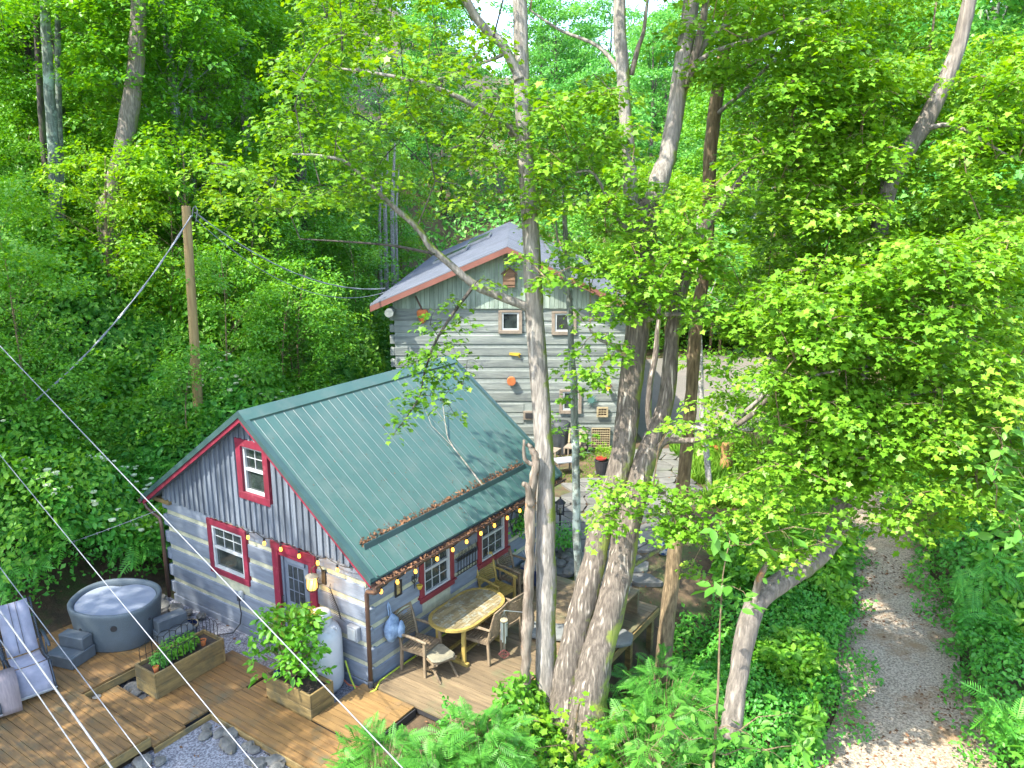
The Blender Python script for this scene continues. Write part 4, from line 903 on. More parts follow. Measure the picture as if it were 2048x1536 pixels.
# ================================================================== recliners on the upper deck
def recliner(lab, X, Y, rz):
    t = site_thing('recliner', lab, 'recliner', X, Y, .15, rz, 'zero gravity recliners'); fm = M['frame']   # faces +X
    def slingy(pts, w_, nm, m):
        b = MB(); n = len(pts)
        for i, (x, z) in enumerate(pts): b.v += [(x, -w_, z), (x, -w_*.5, z-.012), (x, w_*.5, z-.012), (x, w_, z)]
        for i in range(n-1):
            for k in range(3): a = i*4+k; b.f.append((a, a+1, a+5, a+4))
        o = b.build(nm, m, t, smooth=True); o.modifiers.new('s', 'SOLIDIFY').thickness = .008; return o
    back = [(-.62, 1.10), (-.50, .92), (-.38, .74), (-.24, .52), (-.16, .42)]; seat = [(-.14, .40), (.0, .385), (.18, .42), (.34, .46)]; leg = [(.36, .455), (.45, .36), (.56, .22), (.62, .12)]
    slingy(back, .215, 'backrest', M['sling']); slingy(seat, .215, 'seat', M['sling']); slingy(leg, .23, 'leg_rest', M['sling'])
    b = MB()
    for y_ in (-.045, .045): b.tube([(x+.012, y_, z+.012) for x, z in back], .005, 4)
    b.build('elastic_cord', M['rubber'], t)
    for s_ in (1, -1):
        y = s_*.255; b = MB(); b.tube([(x, y, z) for x, z in back+seat], .014, 6); b.tube([(x, y, z) for x, z in leg], .014, 6); b.build('side_rail', fm, t, smooth=True)
        b = MB(); b.tube([(.38, y*1.1, .44), (.14, y*1.1, .2), (-.12, y*1.1, .02), (-.40, y*1.1, .02)], .013, 6); b.tube([(-.34, y*1.1, .56), (-.05, y*1.1, .25), (.2, y*1.1, .02), (.5, y*1.1, .02)], .013, 6); b.build('leg', fm, t, smooth=True)
        b = MB(); b.tube([(-.40, y*1.22, .60), (-.2, y*1.22, .63), (.1, y*1.22, .60), (.18, y*1.22, .58)], [.018, .026, .026, .018], 8); b.tube([(-.1, y*1.2, .61), (.05, y*1.12, .38)], .011, 6); b.build('armrest', fm, t, smooth=True)
        b = MB()
        for i in range(26):
            f = i/25*(len(back)-1); k = min(int(f), len(back)-2); g = f-k; x = back[k][0]*(1-g)+back[k+1][0]*g; z = back[k][1]*(1-g)+back[k+1][1]*g
            b.bar((x, s_*.222, z), (x+.012, s_*.255, z+.012), .010, .010)
        for i in range(16):
            f = i/15*(len(seat)-1); k = min(int(f), len(seat)-2); g = f-k; x = seat[k][0]*(1-g)+seat[k+1][0]*g; z = seat[k][1]*(1-g)+seat[k+1][1]*g
            b.bar((x, s_*.222, z), (x+.012, s_*.255, z+.006), .010, .010)
        b.build('lacing', M['rubber'], t)
    b = MB()
    for x, z in ((.5, .02), (-.40, .02), (.62, .11)): b.tube([(x, -.27, z), (x, .27, z)], .013, 6)
    b.build('cross_bar', M['steel'], t); return t
recliner('grey sling recliner nearest the hot tub steps on the upper deck', -4.28, -3.10, -.25)
recliner('grey sling recliner at the left edge of the upper deck with a pinkish towel', -4.25, -3.85, -.30)
t = site_thing('folded_towel', 'pinkish cloth draped over the foot of the left recliner', 'towel', -3.86, -3.72, .15, -.3)
b = MB(); pf = [(-.30, .47), (-.12, .49), (.06, .48), (.14, .42), (.19, .28), (.22, .12), (.23, .04)]
for x, z in pf: b.v += [(x, -.28, z), (x, -.1, z+.012), (x, .1, z+.006), (x, .28, z)]
for i in range(len(pf)-1):
    for k in range(3): a = i*4+k; b.f.append((a, a+1, a+5, a+4))
o = b.build('towel_cloth', M['towel'], t, smooth=True); o.modifiers.new('s', 'SOLIDIFY').thickness = .012
recliner('dark-framed recliner cut off by the lower left edge of the photo', -4.0, -4.75, -.3)
b = MB(); b.lathe([(.06, 0), (.065, .008), (.05, .014)], (0, 0, 0), 12); props(place(b.build('deck_stepping_disc', M['flag']), S(-3.25, -2.62, .003)), 'small pale round stone lying at the deck step', 'stone')
# ================================================================== utility pole and wires
zp = T(-7.65, 19)
top = at_y(372, 412, 19); bot = Vector((at_y(397, 860, 19).x, 19, zp-.4))
t = thing('utility_pole', 'bare brown wooden utility pole rising from the shrubs behind the cabin', 'utility pole', tuple(bot))
b = MB(); b.tube([Vector((0, 0, 0)), (top-bot)*.5, (top-bot)], [.125, .112, .10], 16); b.build('pole', M['pole'], t, smooth=False)
b = MB(); tp = top-bot; b.tube([tp+Vector((.12, 0, -.25)), tp+Vector((.16, 0, -.05)), tp+Vector((.22, 0, 0)), tp+Vector((.26, 0, -.1)), tp+Vector((.2, 0, -.35))], .012, 6); b.build('hook_bracket', M['wire'], t)
def wire(lab, a, b_, r, sag=0, n=24, twist=0, clips=0):
    a, b_ = Vector(a), Vector(b_); t = thing('overhead_cable', lab, 'cable', tuple(a)); m = MB(); P = []
    for i in range(n+1): f = i/n; p = (b_-a)*f; p.z -= sag*4*f*(1-f); P.append(p)
    if twist:
        for s_ in (0, math.pi):
            m.tube([p+Vector((math.cos(i*1.1+s_)*r, 0, math.sin(i*1.1+s_)*r)) for i, p in enumerate(P)], r*.8, 6)
    m.tube(P, r, 7); m.build('cable_strand', M['wire'], t)
    if clips:
        c = MB()
        for i in range(clips): p = P[int((i+.5)/clips*n)]; c.bar(p+Vector((0, 0, -.03)), p+Vector((0, 0, .02)), .012, .012)
        c.build('cable_clips', M['wire'], t)
ext = lambda a, b_, k0, k1: (a+(b_-a)*k0, a+(b_-a)*k1)
a, b_ = ext(at_y(0, 692, 11), at_y(805, 1536, 6.2), -.5, 1.3); wire('long bright cable crossing in front of the cabin gable and planter', a, b_, .0065)
a, b_ = ext(at_y(0, 910, 9.5), at_y(515, 1536, 6.0), -.5, 1.3); wire('bright cable passing diagonally over the hot tub and middle deck', a, b_, .005)
a, b_ = ext(at_y(0, 1135, 9.5), at_y(301, 1534, 7.0), -.5, 1.3); wire('thin grey cable passing over the hot tub steps', a, b_, .006)
a, b_ = ext(at_y(0, 1222, 7.0), at_y(222, 1534, 5.0), -.5, 1.3); wire('thick silvery cable over the recliners at lower left', a, b_, .0085)
a, b_ = ext(at_y(0, 1280, 7.5), at_y(176, 1534, 5.6), -.5, 1.3); wire('lower silvery cable nearest the left frame edge over the recliners', a, b_, .006)
pt = top+Vector((.12, -.05, -.22))
a = at_y(-320, 1010, 12.5); wire('twisted service cable sagging from the pole top to the left', pt, a, .013, sag=1.05, n=40, twist=1)
wire('upper thin cable from the pole top to the log house eave', top+Vector((.2, 0, -.15)), at_y(770, 577, 22.8), .012, sag=.55, n=30, twist=1)
wire('lower thin cable from the pole top to the log house eave', top+Vector((.2, 0, -.3)), at_y(782, 580, 22.9), .009, sag=.85, n=30)
cc = Vector(S(-W-.1, -.12, 1.75)); a = at_y(-150, 1172, 12.8); wire('thin clipped cable from the left cabin corner out across the flowering shrubs', cc, a, .006, sag=.08, n=40, clips=20)
# ================================================================== log house
HX0, HX1, HY, HD = -3.49, 3.45, 23.1, 42.0
EXL, EXR, AX, AZ, EZ = -4.08, 3.72, -.13, 6.12, 4.44
hs = thing('log_house', 'large weathered grey log house with a pale metal roof behind the cabin', 'house', (0, HY, 0))
sR = (AZ-EZ+.12)/(EXR-AX); sLh = (AZ-EZ)/(AX-EXL)
def hz(x): return AZ-sR*(x-AX) if x > AX else AZ-sLh*(AX-x)
lg = MB(); rr = random.Random(12); zb = 0; k = 0; wins = [(-.40, .30, 3.52, 4.2), (1.17, 1.90, 3.48, 4.17), (1.43, 2.10, 1.07, 1.80), (.32, .80, .86, 1.16)]
ch = MB(); ch.box(HX0+.02, HX1-.02, .012, .08, -.3, 4.3); 
pitch = .35
while k < 12:
    z0 = .04+k*pitch; z1 = min(z0+.265+rr.uniform(-.02, .02), 4.27)
    hol = [(w_[0]+.05, w_[1]-.05) for w_ in wins if w_[2] < z1-.06 and w_[3] > z0+.06]
    for a, c in spans(HX0, HX1, hol):
        lg.box(a, c, -.008+rr.uniform(-.007, .007), .05, z0, z1)
    lg.box(HX0-.13, HX0, .0, .2, z0+.01, z1-.01)
    if k < 12: lg.box(HX0, HX0+.16, .08, HD-HY, z0+.17, min(z1+.17, 4.4)); lg.box(HX1-.16, HX1, .08, HD-HY, z0+.17, min(z1+.17, 4.4))
    k += 1
lg.build('log_wall', M['hlog'], hs, bev=.015); ch.box(HX0+.02, HX0+.1, .08, HD-HY, -.3, 4.3); ch.box(HX1-.1, HX1-.02, .08, HD-HY, -.3, 4.3); ch.build('chinking', M['hchink'], hs)
gb = MB(); x = HX0
while x < HX1:
    x2 = min(x+.135, HX1); a, c = hz(x)-.13, hz(x2-.01)-.13
    if a > 4.32 and c > 4.32: gb.prismY([(x, 4.27+rr.uniform(-.02, .01)), (x2-.008, 4.27), (x2-.008, c), (x, a)], -.06+rr.uniform(-.012, .0), .05)
    x = x2
gb.build('gable_board', M['hboard'], hs)
def hroof(off0, off1, y0, y1, mb, xin=0):
    for xa, xb in ((AX, EXR-xin), (AX, EXL+xin)):
        za, zb_ = hz(xa), hz(xb)
        mb.add([(xa, y0, za+off0), (xb, y0, zb_+off0), (xb, y1, zb_+off0), (xa, y1, za+off0), (xa, y0, za+off1), (xb, y0, zb_+off1), (xb, y1, zb_+off1), (xa, y1, za+off1)],
           [(0,3,2,1),(4,5,6,7),(0,1,5,4),(1,2,6,5),(2,3,7,6),(3,0,4,7)] if xb > xa else [(0,1,2,3),(4,7,6,5),(0,4,5,1),(1,5,6,2),(2,6,7,3),(3,7,4,0)])
b = MB(); hroof(-.04, 0, -.5, HD-HY, b); hrf = b.build('roof', M['hroof'], hs)
b = MB(); y = -.35
while y < HD-HY:
    for xb in (EXR, EXL): b.bar((AX, y, hz(AX)+.012), (xb, y, hz(xb)+.012), .035, .028)
    y += .45
b.build('roof_seams', M['hroof'], hrf)
b = MB(); hroof(-.21, -.045, -.5, -.46, b); b.box(EXL-.012, EXL+.02, -.46, HD-HY, EZ-.17, EZ-.03); b.box(EXR-.02, EXR+.012, -.46, HD-HY, hz(EXR)-.17, hz(EXR)-.03); b.build('fascia', M['fascia'], hs)
b = MB(); hroof(-.075, -.06, -.45, 0, b, .03); b.build('soffit', M['hboard'], hs)
b = MB(); b.tube([(HX0-.05, -.52, 4.2), (HX0-.05, 0, 4.2)], .13, 10); b.build('purlin_end', M['hlog'], hs)
# solar style glazed panels on both slopes
def panel(x0, x1, y0, y1, rows, nm='roof_panel'):
    xs2 = (x0, x1); dz = .10; b = MB()
    q = [(x0, y0, hz(x0)+.03), (x1, y0, hz(x1)+.03), (x1, y1, hz(x1)+.03), (x0, y1, hz(x0)+.03)]
    b.add(q+[(p[0], p[1], p[2]+dz) for p in q], [(0,3,2,1),(4,5,6,7),(0,1,5,4),(1,2,6,5),(2,3,7,6),(3,0,4,7)]); fr = b.build(nm, M['steel'], hs)
    g = MB()
    for i in range(rows):
        ya = y0+(y1-y0)*(i+.14)/rows; yb = y0+(y1-y0)*(i+.86)/rows; e = .06; xa, xb = x0+e, x1-e
        g.add([(xa, ya, hz(xa)+.034+dz), (xb, ya, hz(xb)+.034+dz), (xb, yb, hz(xb)+.034+dz), (xa, yb, hz(xa)+.034+dz)], [(0,1,2,3)])
    g.build('panel_glass', M['skylight'], fr)
panel(1.35, 2.75, 4.2, 10.5, 6); panel(1.1, 1.9, 12, 15, 3); panel(-1.9, -.9, 9.5, 12.5, 3); panel(-3.0, -1.7, 7, 9, 3)
def hwin(x0, x1, z0, z1):
    t_ = .10; b = MB(); b.box(x0, x0+t_, -.06, .06, z0+t_, z1-.05); b.box(x1-t_, x1, -.06, .06, z0+t_, z1-.05); b.box(x0, x1, -.065, .06, z1-.05, z1+.01); b.box(x0, x1, -.075, .06, z0, z0+t_)
    f = b.build('window', M['oldwood'], hs, bev=.004); b = MB(); a, c, za, zc = x0+t_, x1-t_, z0+t_, z1-.05; e = .05
    b.box(a, a+e, -.04, .04, za, zc); b.box(c-e, c, -.04, .04, za, zc); b.box(a+e, c-e, -.04, .04, za, za+e); b.box(a+e, c-e, -.04, .04, zc-e, zc); b.build('sash', M['white'], f)
    b = MB(); b.box(a+e, c-e, -.01, .0, za+e, zc-e); b.build('pane', M['glass'], f)
for w_ in wins[:3]: hwin(*w_)
b = MB(); b.box(.34, .78, -.06, .05, .88, 1.14); f = b.build('wall_vent', M['oldwood'], hs); b = MB(); b.box(.40, .72, -.075, -.061, .93, 1.09); b.build('vent_opening', M['rubber'], f)
# things on the house wall
t = thing('bat_house', 'brown wooden bat house high on the log house gable', 'bat house', (-.085, HY-.06, 4.90))
b = MB(); b.prismY([(-.18, 0), (.18, 0), (.18, .42), (0, .56), (-.18, .42)], -.14, -.0); b.build('box', M['bat'], t, bev=.01)
b = MB()
for z in (.08, .2, .32): b.box(-.17, .17, -.16, -.141, z, z+.085)
b.build('clapboard', M['bat'], t); b = MB(); b.bar((-.23, -.08, .38), (.0, -.08, .585), .22, .03, (0, 0, 1)); b.bar((.23, -.08, .38), (.0, -.08, .585), .22, .03, (0, 0, 1)); b.build('roof_board', M['gutter'], t)
t = thing('wicker_wall_cone', 'reddish woven wall basket high at the left of the log house', 'basket', (-2.62, HY-.12, 3.84))
b = MB(); b.lathe([(.03, 0), (.10, .08), (.16, .22), (.17, .34), (.13, .40)], (0, 0, 0), 12, sx=1, sy=.6); b.build('basket_body', M['terra'], t); b = MB(); b.tube([(0, .03, .38), (-.12, .05, .62), (-.2, .06, .8)], .03, 6); b.build('vine_stem', M['gutter'], t)
b = MB(); b.prismY([(-.16, .0), (.12, -.03), (.17, -.12), (.1, -.03), (.19, .02), (.14, .06), (-.16, .07)], -.03, 0); props(place(b.build('bird_ornament', M['yellow']), (.08, HY-.04, 2.88)), 'yellow flat bird ornament in the middle of the log house wall', 'ornament')
b = MB(); b.tube([(0, -.12, 0), (0, 0, .01)], .13, 16); props(place(b.build('orange_hanging_pot', M['terra']), (-.02, HY-.05, 2.09)), 'orange round pot mounted on the log house wall above the green roof', 'pot')
t = thing('sun_ornament', 'green metal sun-shaped ornament beside the lower house window', 'ornament', (2.39, HY-.06, 1.5))
b = MB(); b.tube([(0, -.03, 0), (0, 0, 0)], .10, 14); b.build('disc', M['verdigris'], t); b = MB()
for k in range(12): a = k*math.pi/6+.2; l = .26 if k % 2 else .2; b.add([(.09*math.cos(a-.2), -.02, .09*math.sin(a-.2)), (.09*math.cos(a+.2), -.02, .09*math.sin(a+.2)), (l*math.cos(a+.05), -.015, l*math.sin(a+.05)), (.09*math.cos(a), .0, .09*math.sin(a))], [(0,2,1),(0,1,3),(1,2,3),(2,0,3)])
b.build('rays', M['verdigris'], t)
t = thing('barn_lamp', 'lit amber lamp on a hook on the log house wall above the square lattice box', 'lamp', (2.86, HY-.05, 1.95))
b = MB(); b.tube([(0, 0, .12), (0, -.12, .2), (0, -.2, .14)], .014, 6); b.lathe([(.03, .12), (.13, .03), (.135, .02)], (0, -.2, 0), 14, caps=False); b.build('shade', M['gutter'], t); b = MB(); b.lathe([(.01, .06), (.055, .02), (.065, -.04), (.03, -.1), (.01, -.11)], (0, -.2, 0), 12); b.build('bulb', M['bulb'], t, smooth=True)
def lattice_panel(nm, lab, x0, x1, z0, z1, bord, y=HY):
    t = thing(nm, lab, 'lattice panel', ((x0+x1)/2, y-.05, z0)); wv = (x1-x0)/2; h = z1-z0; b = MB()
    b.box(-wv, -wv+bord, -.05, 0, 0, h); b.box(wv-bord, wv, -.05, 0, 0, h); b.box(-wv+bord, wv-bord, -.05, 0, 0, bord); b.box(-wv+bord, wv-bord, -.05, 0, h-bord, h); b.build('border', M['lattice'], t)
    b = MB(); b.box(-wv+bord, wv-bord, -.008, 0, bord, h-bord); b.build('backing', M['gutter'], t)
    b = MB(); n = max(3, int((2*wv-2*bord)/.065))
    for i in range(1, n): x = -wv+bord+(2*wv-2*bord)*i/n; b.box(x-.011, x+.011, -.03, -.016, bord, h-bord)
    n = max(3, int((h-2*bord)/.065))
    for i in range(1, n): z = bord+(h-2*bord)*i/n; b.box(-wv+bord, wv-bord, -.045, -.0305, z-.011, z+.011)
    b.build('lattice_slats', M['lattice'], t)
lattice_panel('lattice_panel', 'small square tan lattice box on the house wall under the amber lamp', 2.56, 2.90, .97, 1.28, .05)
lattice_panel('lattice_panel', 'tall tan lattice screen at the foot of the house wall', 2.42, 2.98, .0, .62, .02)
# covered grill
t = thing('covered_grill', 'grill under a black draped cover standing against the log house wall', 'grill', (1.46, 22.55, 0))
b = MB(); n = 40
for j, (z, sx_, sy_) in enumerate([(0.02, .30, .26), (.3, .285, .25), (.62, .27, .24), (.80, .29, .25), (.93, .27, .2), (.985, .2, .13)]):
    for i in range(n):
        a = 2*math.pi*i/n; r = superr(a, sx_, sy_); f = max(0, (.8-z))*.05; k = 1+f*math.sin(a*9+.5*z)*2; b.v.append((r*math.cos(a)*k, r*math.sin(a)*k, z+(.02*math.sin(a*9) if j == 0 else 0)))
for j in range(5):
    for i in range(n): a = j*n+i; c_ = j*n+(i+1) % n; b.f.append((a, c_, c_+n, a+n))
b.f.append(tuple(5*n+i for i in range(n))); b.build('cover', M['cloth'], t, smooth=True)
b = MB()
for x in (-.24, .24): b.tube([(x, -.1, -.0), (x, .1, -.0)], .05, 10)
b.build('wheel', M['rubber'], t)
t = thing('slatted_cart', 'grey slatted wooden cart between the black grill cover and the lattice', 'cart', (2.03, 22.55, 0))
b = MB()
for z in (.18, .30, .42, .54): b.box(-.22, .22, -.17, -.15, z, z+.075)
b.box(-.23, .23, -.18, .18, .62, .65); b.build('slats', M['oldwood'], t); b = MB()
for x in (-.21, .21):
    for y in (-.16, .16): b.box(x-.02, x+.02, y-.02, y+.02, 0, .62)
b.build('leg', M['rubber'], t); b = MB(); b.tube([(.22, -.1, .62), (.3, -.1, .75), (.2, -.1, .82), (-.1, -.1, .80)], .012, 6); b.build('handle', M['black'], t)
# patio things
def patio_chair(X, Y, rz, lab):
    t = thing('patio_chair', lab, 'chair', (X, Y, 0), rz); b = MB(); b.box(-.2, .2, -.2, .2, .38, .42); b.build('seat', M['oldwood'], t, bev=.004)
    b = MB()
    for i in range(4): b.bar((-.17+i*.115, .19, .44), (-.17+i*.115, .27, .82), .05, .018, (0, 1, 0))
    b.bar((-.2, .275, .84), (.2, .275, .84), .02, .06); b.build('backrest', M['lattice'], t)
    for x in (-.18, .18):
        for y in (-.18, .18): b = MB(); b.bar((x, y, 0), (x, y, .38), .04, .04, (1, 0, 0)); b.build('leg', M['oldwood'], t)
patio_chair(1.75, 21.9, -.4, 'small wooden patio chair facing the pale low table by the big tree')
patio_chair(1.15, 21.6, 1.1, 'small wooden patio chair left of the pale low table')
t = thing('low_patio_table', 'low pale-topped patio table beyond the end of the green roof', 'table', (1.45, 20.75, 0), .3)
b = MB(); b.box(-.28, .28, -.22, .22, .36, .40); b.build('tabletop', M['coolwhite'], t, bev=.005)
for x in (-.23, .23):
    for y in (-.18, .18): b = MB(); b.box(x-.02, x+.02, y-.02, y+.02, 0, .36); b.build('leg', M['oldwood'], t)
t = thing('patio_planter', 'dark planter with a red bowl and leafy plant on the patio beside the big tree', 'planter', (2.46, 20.55, 0)); b = MB(); b.lathe([(.13, 0), (.17, .2), (.2, .42), (.21, .45), (.18, .45), (.17, .4), (.01, .39)], (0, 0, 0), 16); b.build('pot_body', M['rubber'], t)
b = MB(); b.lathe([(.05, .46), (.14, .5), (.15, .54), (.12, .53), (.02, .5)], (-.03, -.05, 0), 16); b.build('red_bowl', M['redglaze'], t)
P = nrm(rn.normal(size=(240, 3)))*(rn.random((240, 1))**.5)*[.22, .22, .22]+[.05, .1, .68]; leafobj('plant', P, rn.normal(size=P.shape)*.5+[0, 0, 1], P-[0, 0, .5], np.full(240, .07), LF['yel'], 'leaf', t)
# lantern post with rocks beside the flagstones
t = thing('garden_lantern', 'black lantern on a short post in the rock bed beyond the cabin deck', 'lantern', (1.09, 16.7, 0))
b = MB(); b.tube([(0, 0, 0), (0, 0, .5)], .02, 8); b.build('post', M['black'], t); b = MB(); b.box(-.085, .085, -.085, .085, .5, .52); b.lathe([(.13, .76), (.06, .83), (.02, .86), (.02, .9)], (0, 0, 0), 8)
for x in (-.075, .075):
    for y in (-.075, .075): b.box(x-.01, x+.01, y-.01, y+.01, .52, .76)
b.build('cage', M['black'], t)
b = MB(); b.lathe([(.03, .52), (.03, .64)], (0, 0, 0), 8); b.build('candle', M['cream'], t)
tuft('garden_plant', 'leafy green plant in the rock bed by the cabin corner', 'plant', (1.12, 15.7, .1), .34, .55, 500, .075, LF['under'], 'leaf', stems=4)
ep = [(1.15+.13*math.sin(i*2.4), 14.85+i*.17, .0, .12+.05*abs(math.sin(i*1.9))) for i in range(8)]
stones('lichened rock edging the flagstones past the cabin deck', 'rocks edging the flagstone path', sorted(ep, key=lambda q: q[1]), way='from the deck')
ep = [(1.7+.32*i, 18.9+.42*i+.1*math.sin(i*2.), .0, .13+.05*abs(math.sin(i*1.3))) for i in range(5)]+[(4.3+.25*i, 20.2+.12*math.sin(i*3), -.02, .12) for i in range(5)]
stones('pale rock along the upper edge of the flagstone patio', 'rocks along the patio edge', sorted(ep))
t = thing('football', 'blue and white ball lying on the ground past the big tree', 'ball', (3.25, 15.64, T(3.25, 15.64)+.13)); b = MB(); b.lathe([(.001, -.14)]+[(.14*math.cos(a), .14*math.sin(a)) for a in np.linspace(-1.4, 1.4, 11)]+[(.001, .14)], (0, 0, 0), 20, caps=False); b.build('ball_shell', M['coolwhite'], t, smooth=True)
b = MB()
for dvec in [(0,0,1),(0,0,-1)]+[(math.cos(k*1.2566)*.894, math.sin(k*1.2566)*.894, .447) for k in range(5)]+[(math.cos(k*1.2566+.628)*.894, math.sin(k*1.2566+.628)*.894, -.447) for k in range(5)]:
    d_ = Vector(dvec); o1 = d_.orthogonal().normalized(); o2 = d_.cross(o1); b.add([(d_*.97+(o1*math.cos(a)+o2*math.sin(a))*.36).normalized()*.1425 for a in [k*1.2566 for k in range(5)]]+[d_*.1445], [(k, (k+1) % 5, 5) for k in range(5)])
b.build('ball_patches', M['blueball'], t)
for x, y, r, h, lab in ((5.86, 20.5, .17, .95, 'broad orange-brown weathered stump post near the birch'), (6.6, 21.2, .11, .7, 'slimmer orange-brown post behind the broad stump')):
    b = MB(); b.tube([(0, 0, -.2), (0, 0, h*.5), (.02, 0, h)], [r*1.15, r, r*.93], 12, lump=.25, seed=int(x)); props(place(b.build('stump_post', M['stumpw']), (x, y, T(x, y))), lab, 'stump')
b = MB(); b.lathe([(.02, .30), (.16, .32), (.17, .36), (.14, .35), (.02, .34)], (0, 0, 0), 14); b.tube([(0, 0, 0), (0, 0, .32)], .02, 6); props(place(b.build('red_bird_bath', M['redglaze']), (5.93, 22.0, 0)), 'small red dish on a stake among the tall grass by the birch', 'dish')
# ================================================================== foreground trees
def pxpath(spec):            # (x px, y px, depth Y, width px) -> points and radii
    P = [at_y(x, y, Y) for x, y, Y, w_ in spec]; return P, [rpx(s[3], p) for s, p in zip(spec, P)]
def smooth_path(P, R, sub=4, jit=.0, seed=0):
    out = []; rad = []; rr = random.Random(seed); n = len(P)
    for i in range(n-1):
        p0, p1, p2, p3 = P[max(i-1, 0)], P[i], P[i+1], P[min(i+2, n-1)]
        for k in range(sub):
            t = k/sub; q = .5*((2*p1)+(p2-p0)*t+(2*p0-5*p1+4*p2-p3)*t*t+(3*p1-p0-3*p2+p3)*t**3)
            if jit: q = q+Vector((rr.uniform(-1, 1), rr.uniform(-1, 1), 0))*jit*R[i]
            out.append(q); rad.append(R[i]*(1-t)+R[i+1]*t)
    out.append(P[-1]); rad.append(R[-1]); return out, rad
class Tree:
    def __init__(s, name, label, cat, base, group=None): s.t = thing(name, label, cat, base, 0, group); s.b = Vector(base); s.sk = []; s.C = []; s.R = []
    def limb(s, spec, m, name='limb', n=10, jit=.12, lump=.12, sub=4, seed=1, px=True):
        P, R = pxpath(spec) if px else ([Vector(q[:3]) for q in spec], [q[3] for q in spec])
        P, R = smooth_path(P, R, sub, jit, seed); b = MB(); b.tube([p-s.b for p in P], R, n, lump=lump, seed=seed); b.build(name, m, s.t, smooth=True); s.sk += list(zip(P, R)); return P
    def spray(s, c, r): s.C.append(tuple(c)); s.R.append(r)
    def finish(s, dens, size, m, mb, kind='maple', twigs=True, droop=.35, flat=.07, tilt=.38, reach=3.0):
        if not s.C: return
        P, N, D, Z = spray_leaves(s.C, s.R, dens, size, flat, droop, tilt); P = P-np.array(s.b)
        leafobj('crown', P, N, D, Z, m, kind, s.t)
        if twigs:
            b = MB(); sk = np.array([tuple(p) for p, _ in s.sk]); rr = random.Random(4); ends = []
            for c, r in zip(s.C, s.R):
                c = np.array(c); allp = np.concatenate([sk]+([np.array(ends)] if ends else [])); d = np.linalg.norm(allp-c, axis=1)-.25*(c[2]-allp[:, 2]); k = int(np.argmin(d)); L_ = np.linalg.norm(allp[k]-c)
                if L_ > reach: continue
                p0 = Vector(allp[k]); p1 = Vector(c); mid = (p0+p1)/2+Vector((rr.uniform(-.1, .1), rr.uniform(-.1, .1), .06+.08*L_))*min(1, L_)
                rb = min(.022, .006+.006*L_); b.tube([p0-s.b, mid-s.b, p1-s.b], [rb, rb*.7, rb*.4], 4, caps=False)
                for q in range(3):
                    a = rr.uniform(0, 6.28); e = p1+Vector((math.cos(a)*r*.8, math.sin(a)*r*.8, -r*.15)); b.tube([p1-s.b, (p1+e)/2-s.b+Vector((0, 0, .03)), e-s.b], [rb*.45, rb*.3, .002], 3, caps=False)
                ends.append(tuple(mid)); ends.append(tuple(p1))
            b.build('twigs', mb, s.t)
def inpoly(x, y, poly):
    c = False; n = len(poly)
    for i in range(n):
        x1, y1 = poly[i]; x2, y2 = poly[i-1]
        if (y1 > y) != (y2 > y) and x < (x2-x1)*(y-y1)/(y2-y1)+x1: c = not c
    return c
def fill(tree, poly, Y0_, Y1_, n, r0, r1, seed=0, avoid=()):
    rr = random.Random(seed); xs_ = [p[0] for p in poly]; ys_ = [p[1] for p in poly]; k = 0; guard = 0
    while k < n and guard < n*60:
        guard += 1; x, y = rr.uniform(min(xs_), max(xs_)), rr.uniform(min(ys_), max(ys_))
        if not inpoly(x, y, poly): continue
        if any(inpoly(x, y, a) for a in avoid): continue
        Y = rr.uniform(Y0_, Y1_); p = at_y(x, y, Y)
        if p.z < T(p.x, p.y)+.6: continue
        tree.spray(p, rr.uniform(r0, r1)); k += 1
bz = lambda x, y: T(x, y)-.3
# T1 : tall grey maple in the middle
b0 = at_y(1092, 1440, 10.9)
T1 = Tree('maple_tree', 'tall straight grey maple trunk standing at the deck edge in the middle of the picture', 'tree', (b0.x, b0.y, bz(b0.x, b0.y)))
T1.limb([(1093, 1520, 10.85, 52), (1093, 1440, 10.9, 46), (1093, 1342, 11.0, 42), (1092, 1205, 11.0, 40), (1091, 1000, 11.1, 38), (1086, 862, 11.2, 37), (1069, 628, 11.3, 38), (1061, 465, 11.35, 34), (1047, 267, 11.4, 32), (1041, 38, 11.5, 29), (1036, -60, 11.5, 28), (1030, -200, 11.6, 26), (1040, -420, 11.7, 20), (1060, -640, 11.8, 12)], BK['grey'], 'trunk', 18, .06, .10, 6)
T1.limb([(1068, 625, 11.3, 26), (1045, 610, 11.28, 18), (980, 585, 11.2, 17), (948, 569, 11.1, 17), (902, 530, 11.0, 15), (860, 494, 10.9, 14), (834, 455, 10.8, 13), (778, 406, 10.6, 10), (700, 330, 10.3, 8), (640, 312, 10.1, 6), (585, 308, 10.0, 3)], BK['grey'], seed=2)
T1.limb([(1050, 285, 11.4, 20), (1030, 262, 11.4, 15), (977, 228, 11.3, 12), (946, 209, 11.2, 11), (870, 175, 11.1, 9), (783, 152, 11, 7), (680, 137, 11, 4)], BK['grey'], seed=3)
T1.limb([(1040, 160, 11.4, 24), (1030, 137, 11.4, 20), (1004, 88, 11.3, 19), (962, 50, 11.2, 18), (931, 0, 11.1, 17), (880, -90, 11, 14), (850, -200, 10.9, 9)], BK['grey'], seed=4)
T1.limb([(1050, 300, 11.4, 14), (1005, 255, 11.6, 8), (960, 275, 11.8, 7), (900, 300, 12, 5), (860, 340, 12.2, 3)], BK['grey'], seed=5)
T1.limb([(1016, 102, 11.35, 9), (996, 114, 11.5, 8), (940, 135, 11.7, 6), (885, 156, 12, 4), (830, 165, 12.2, 2)], BK['grey'], seed=6)
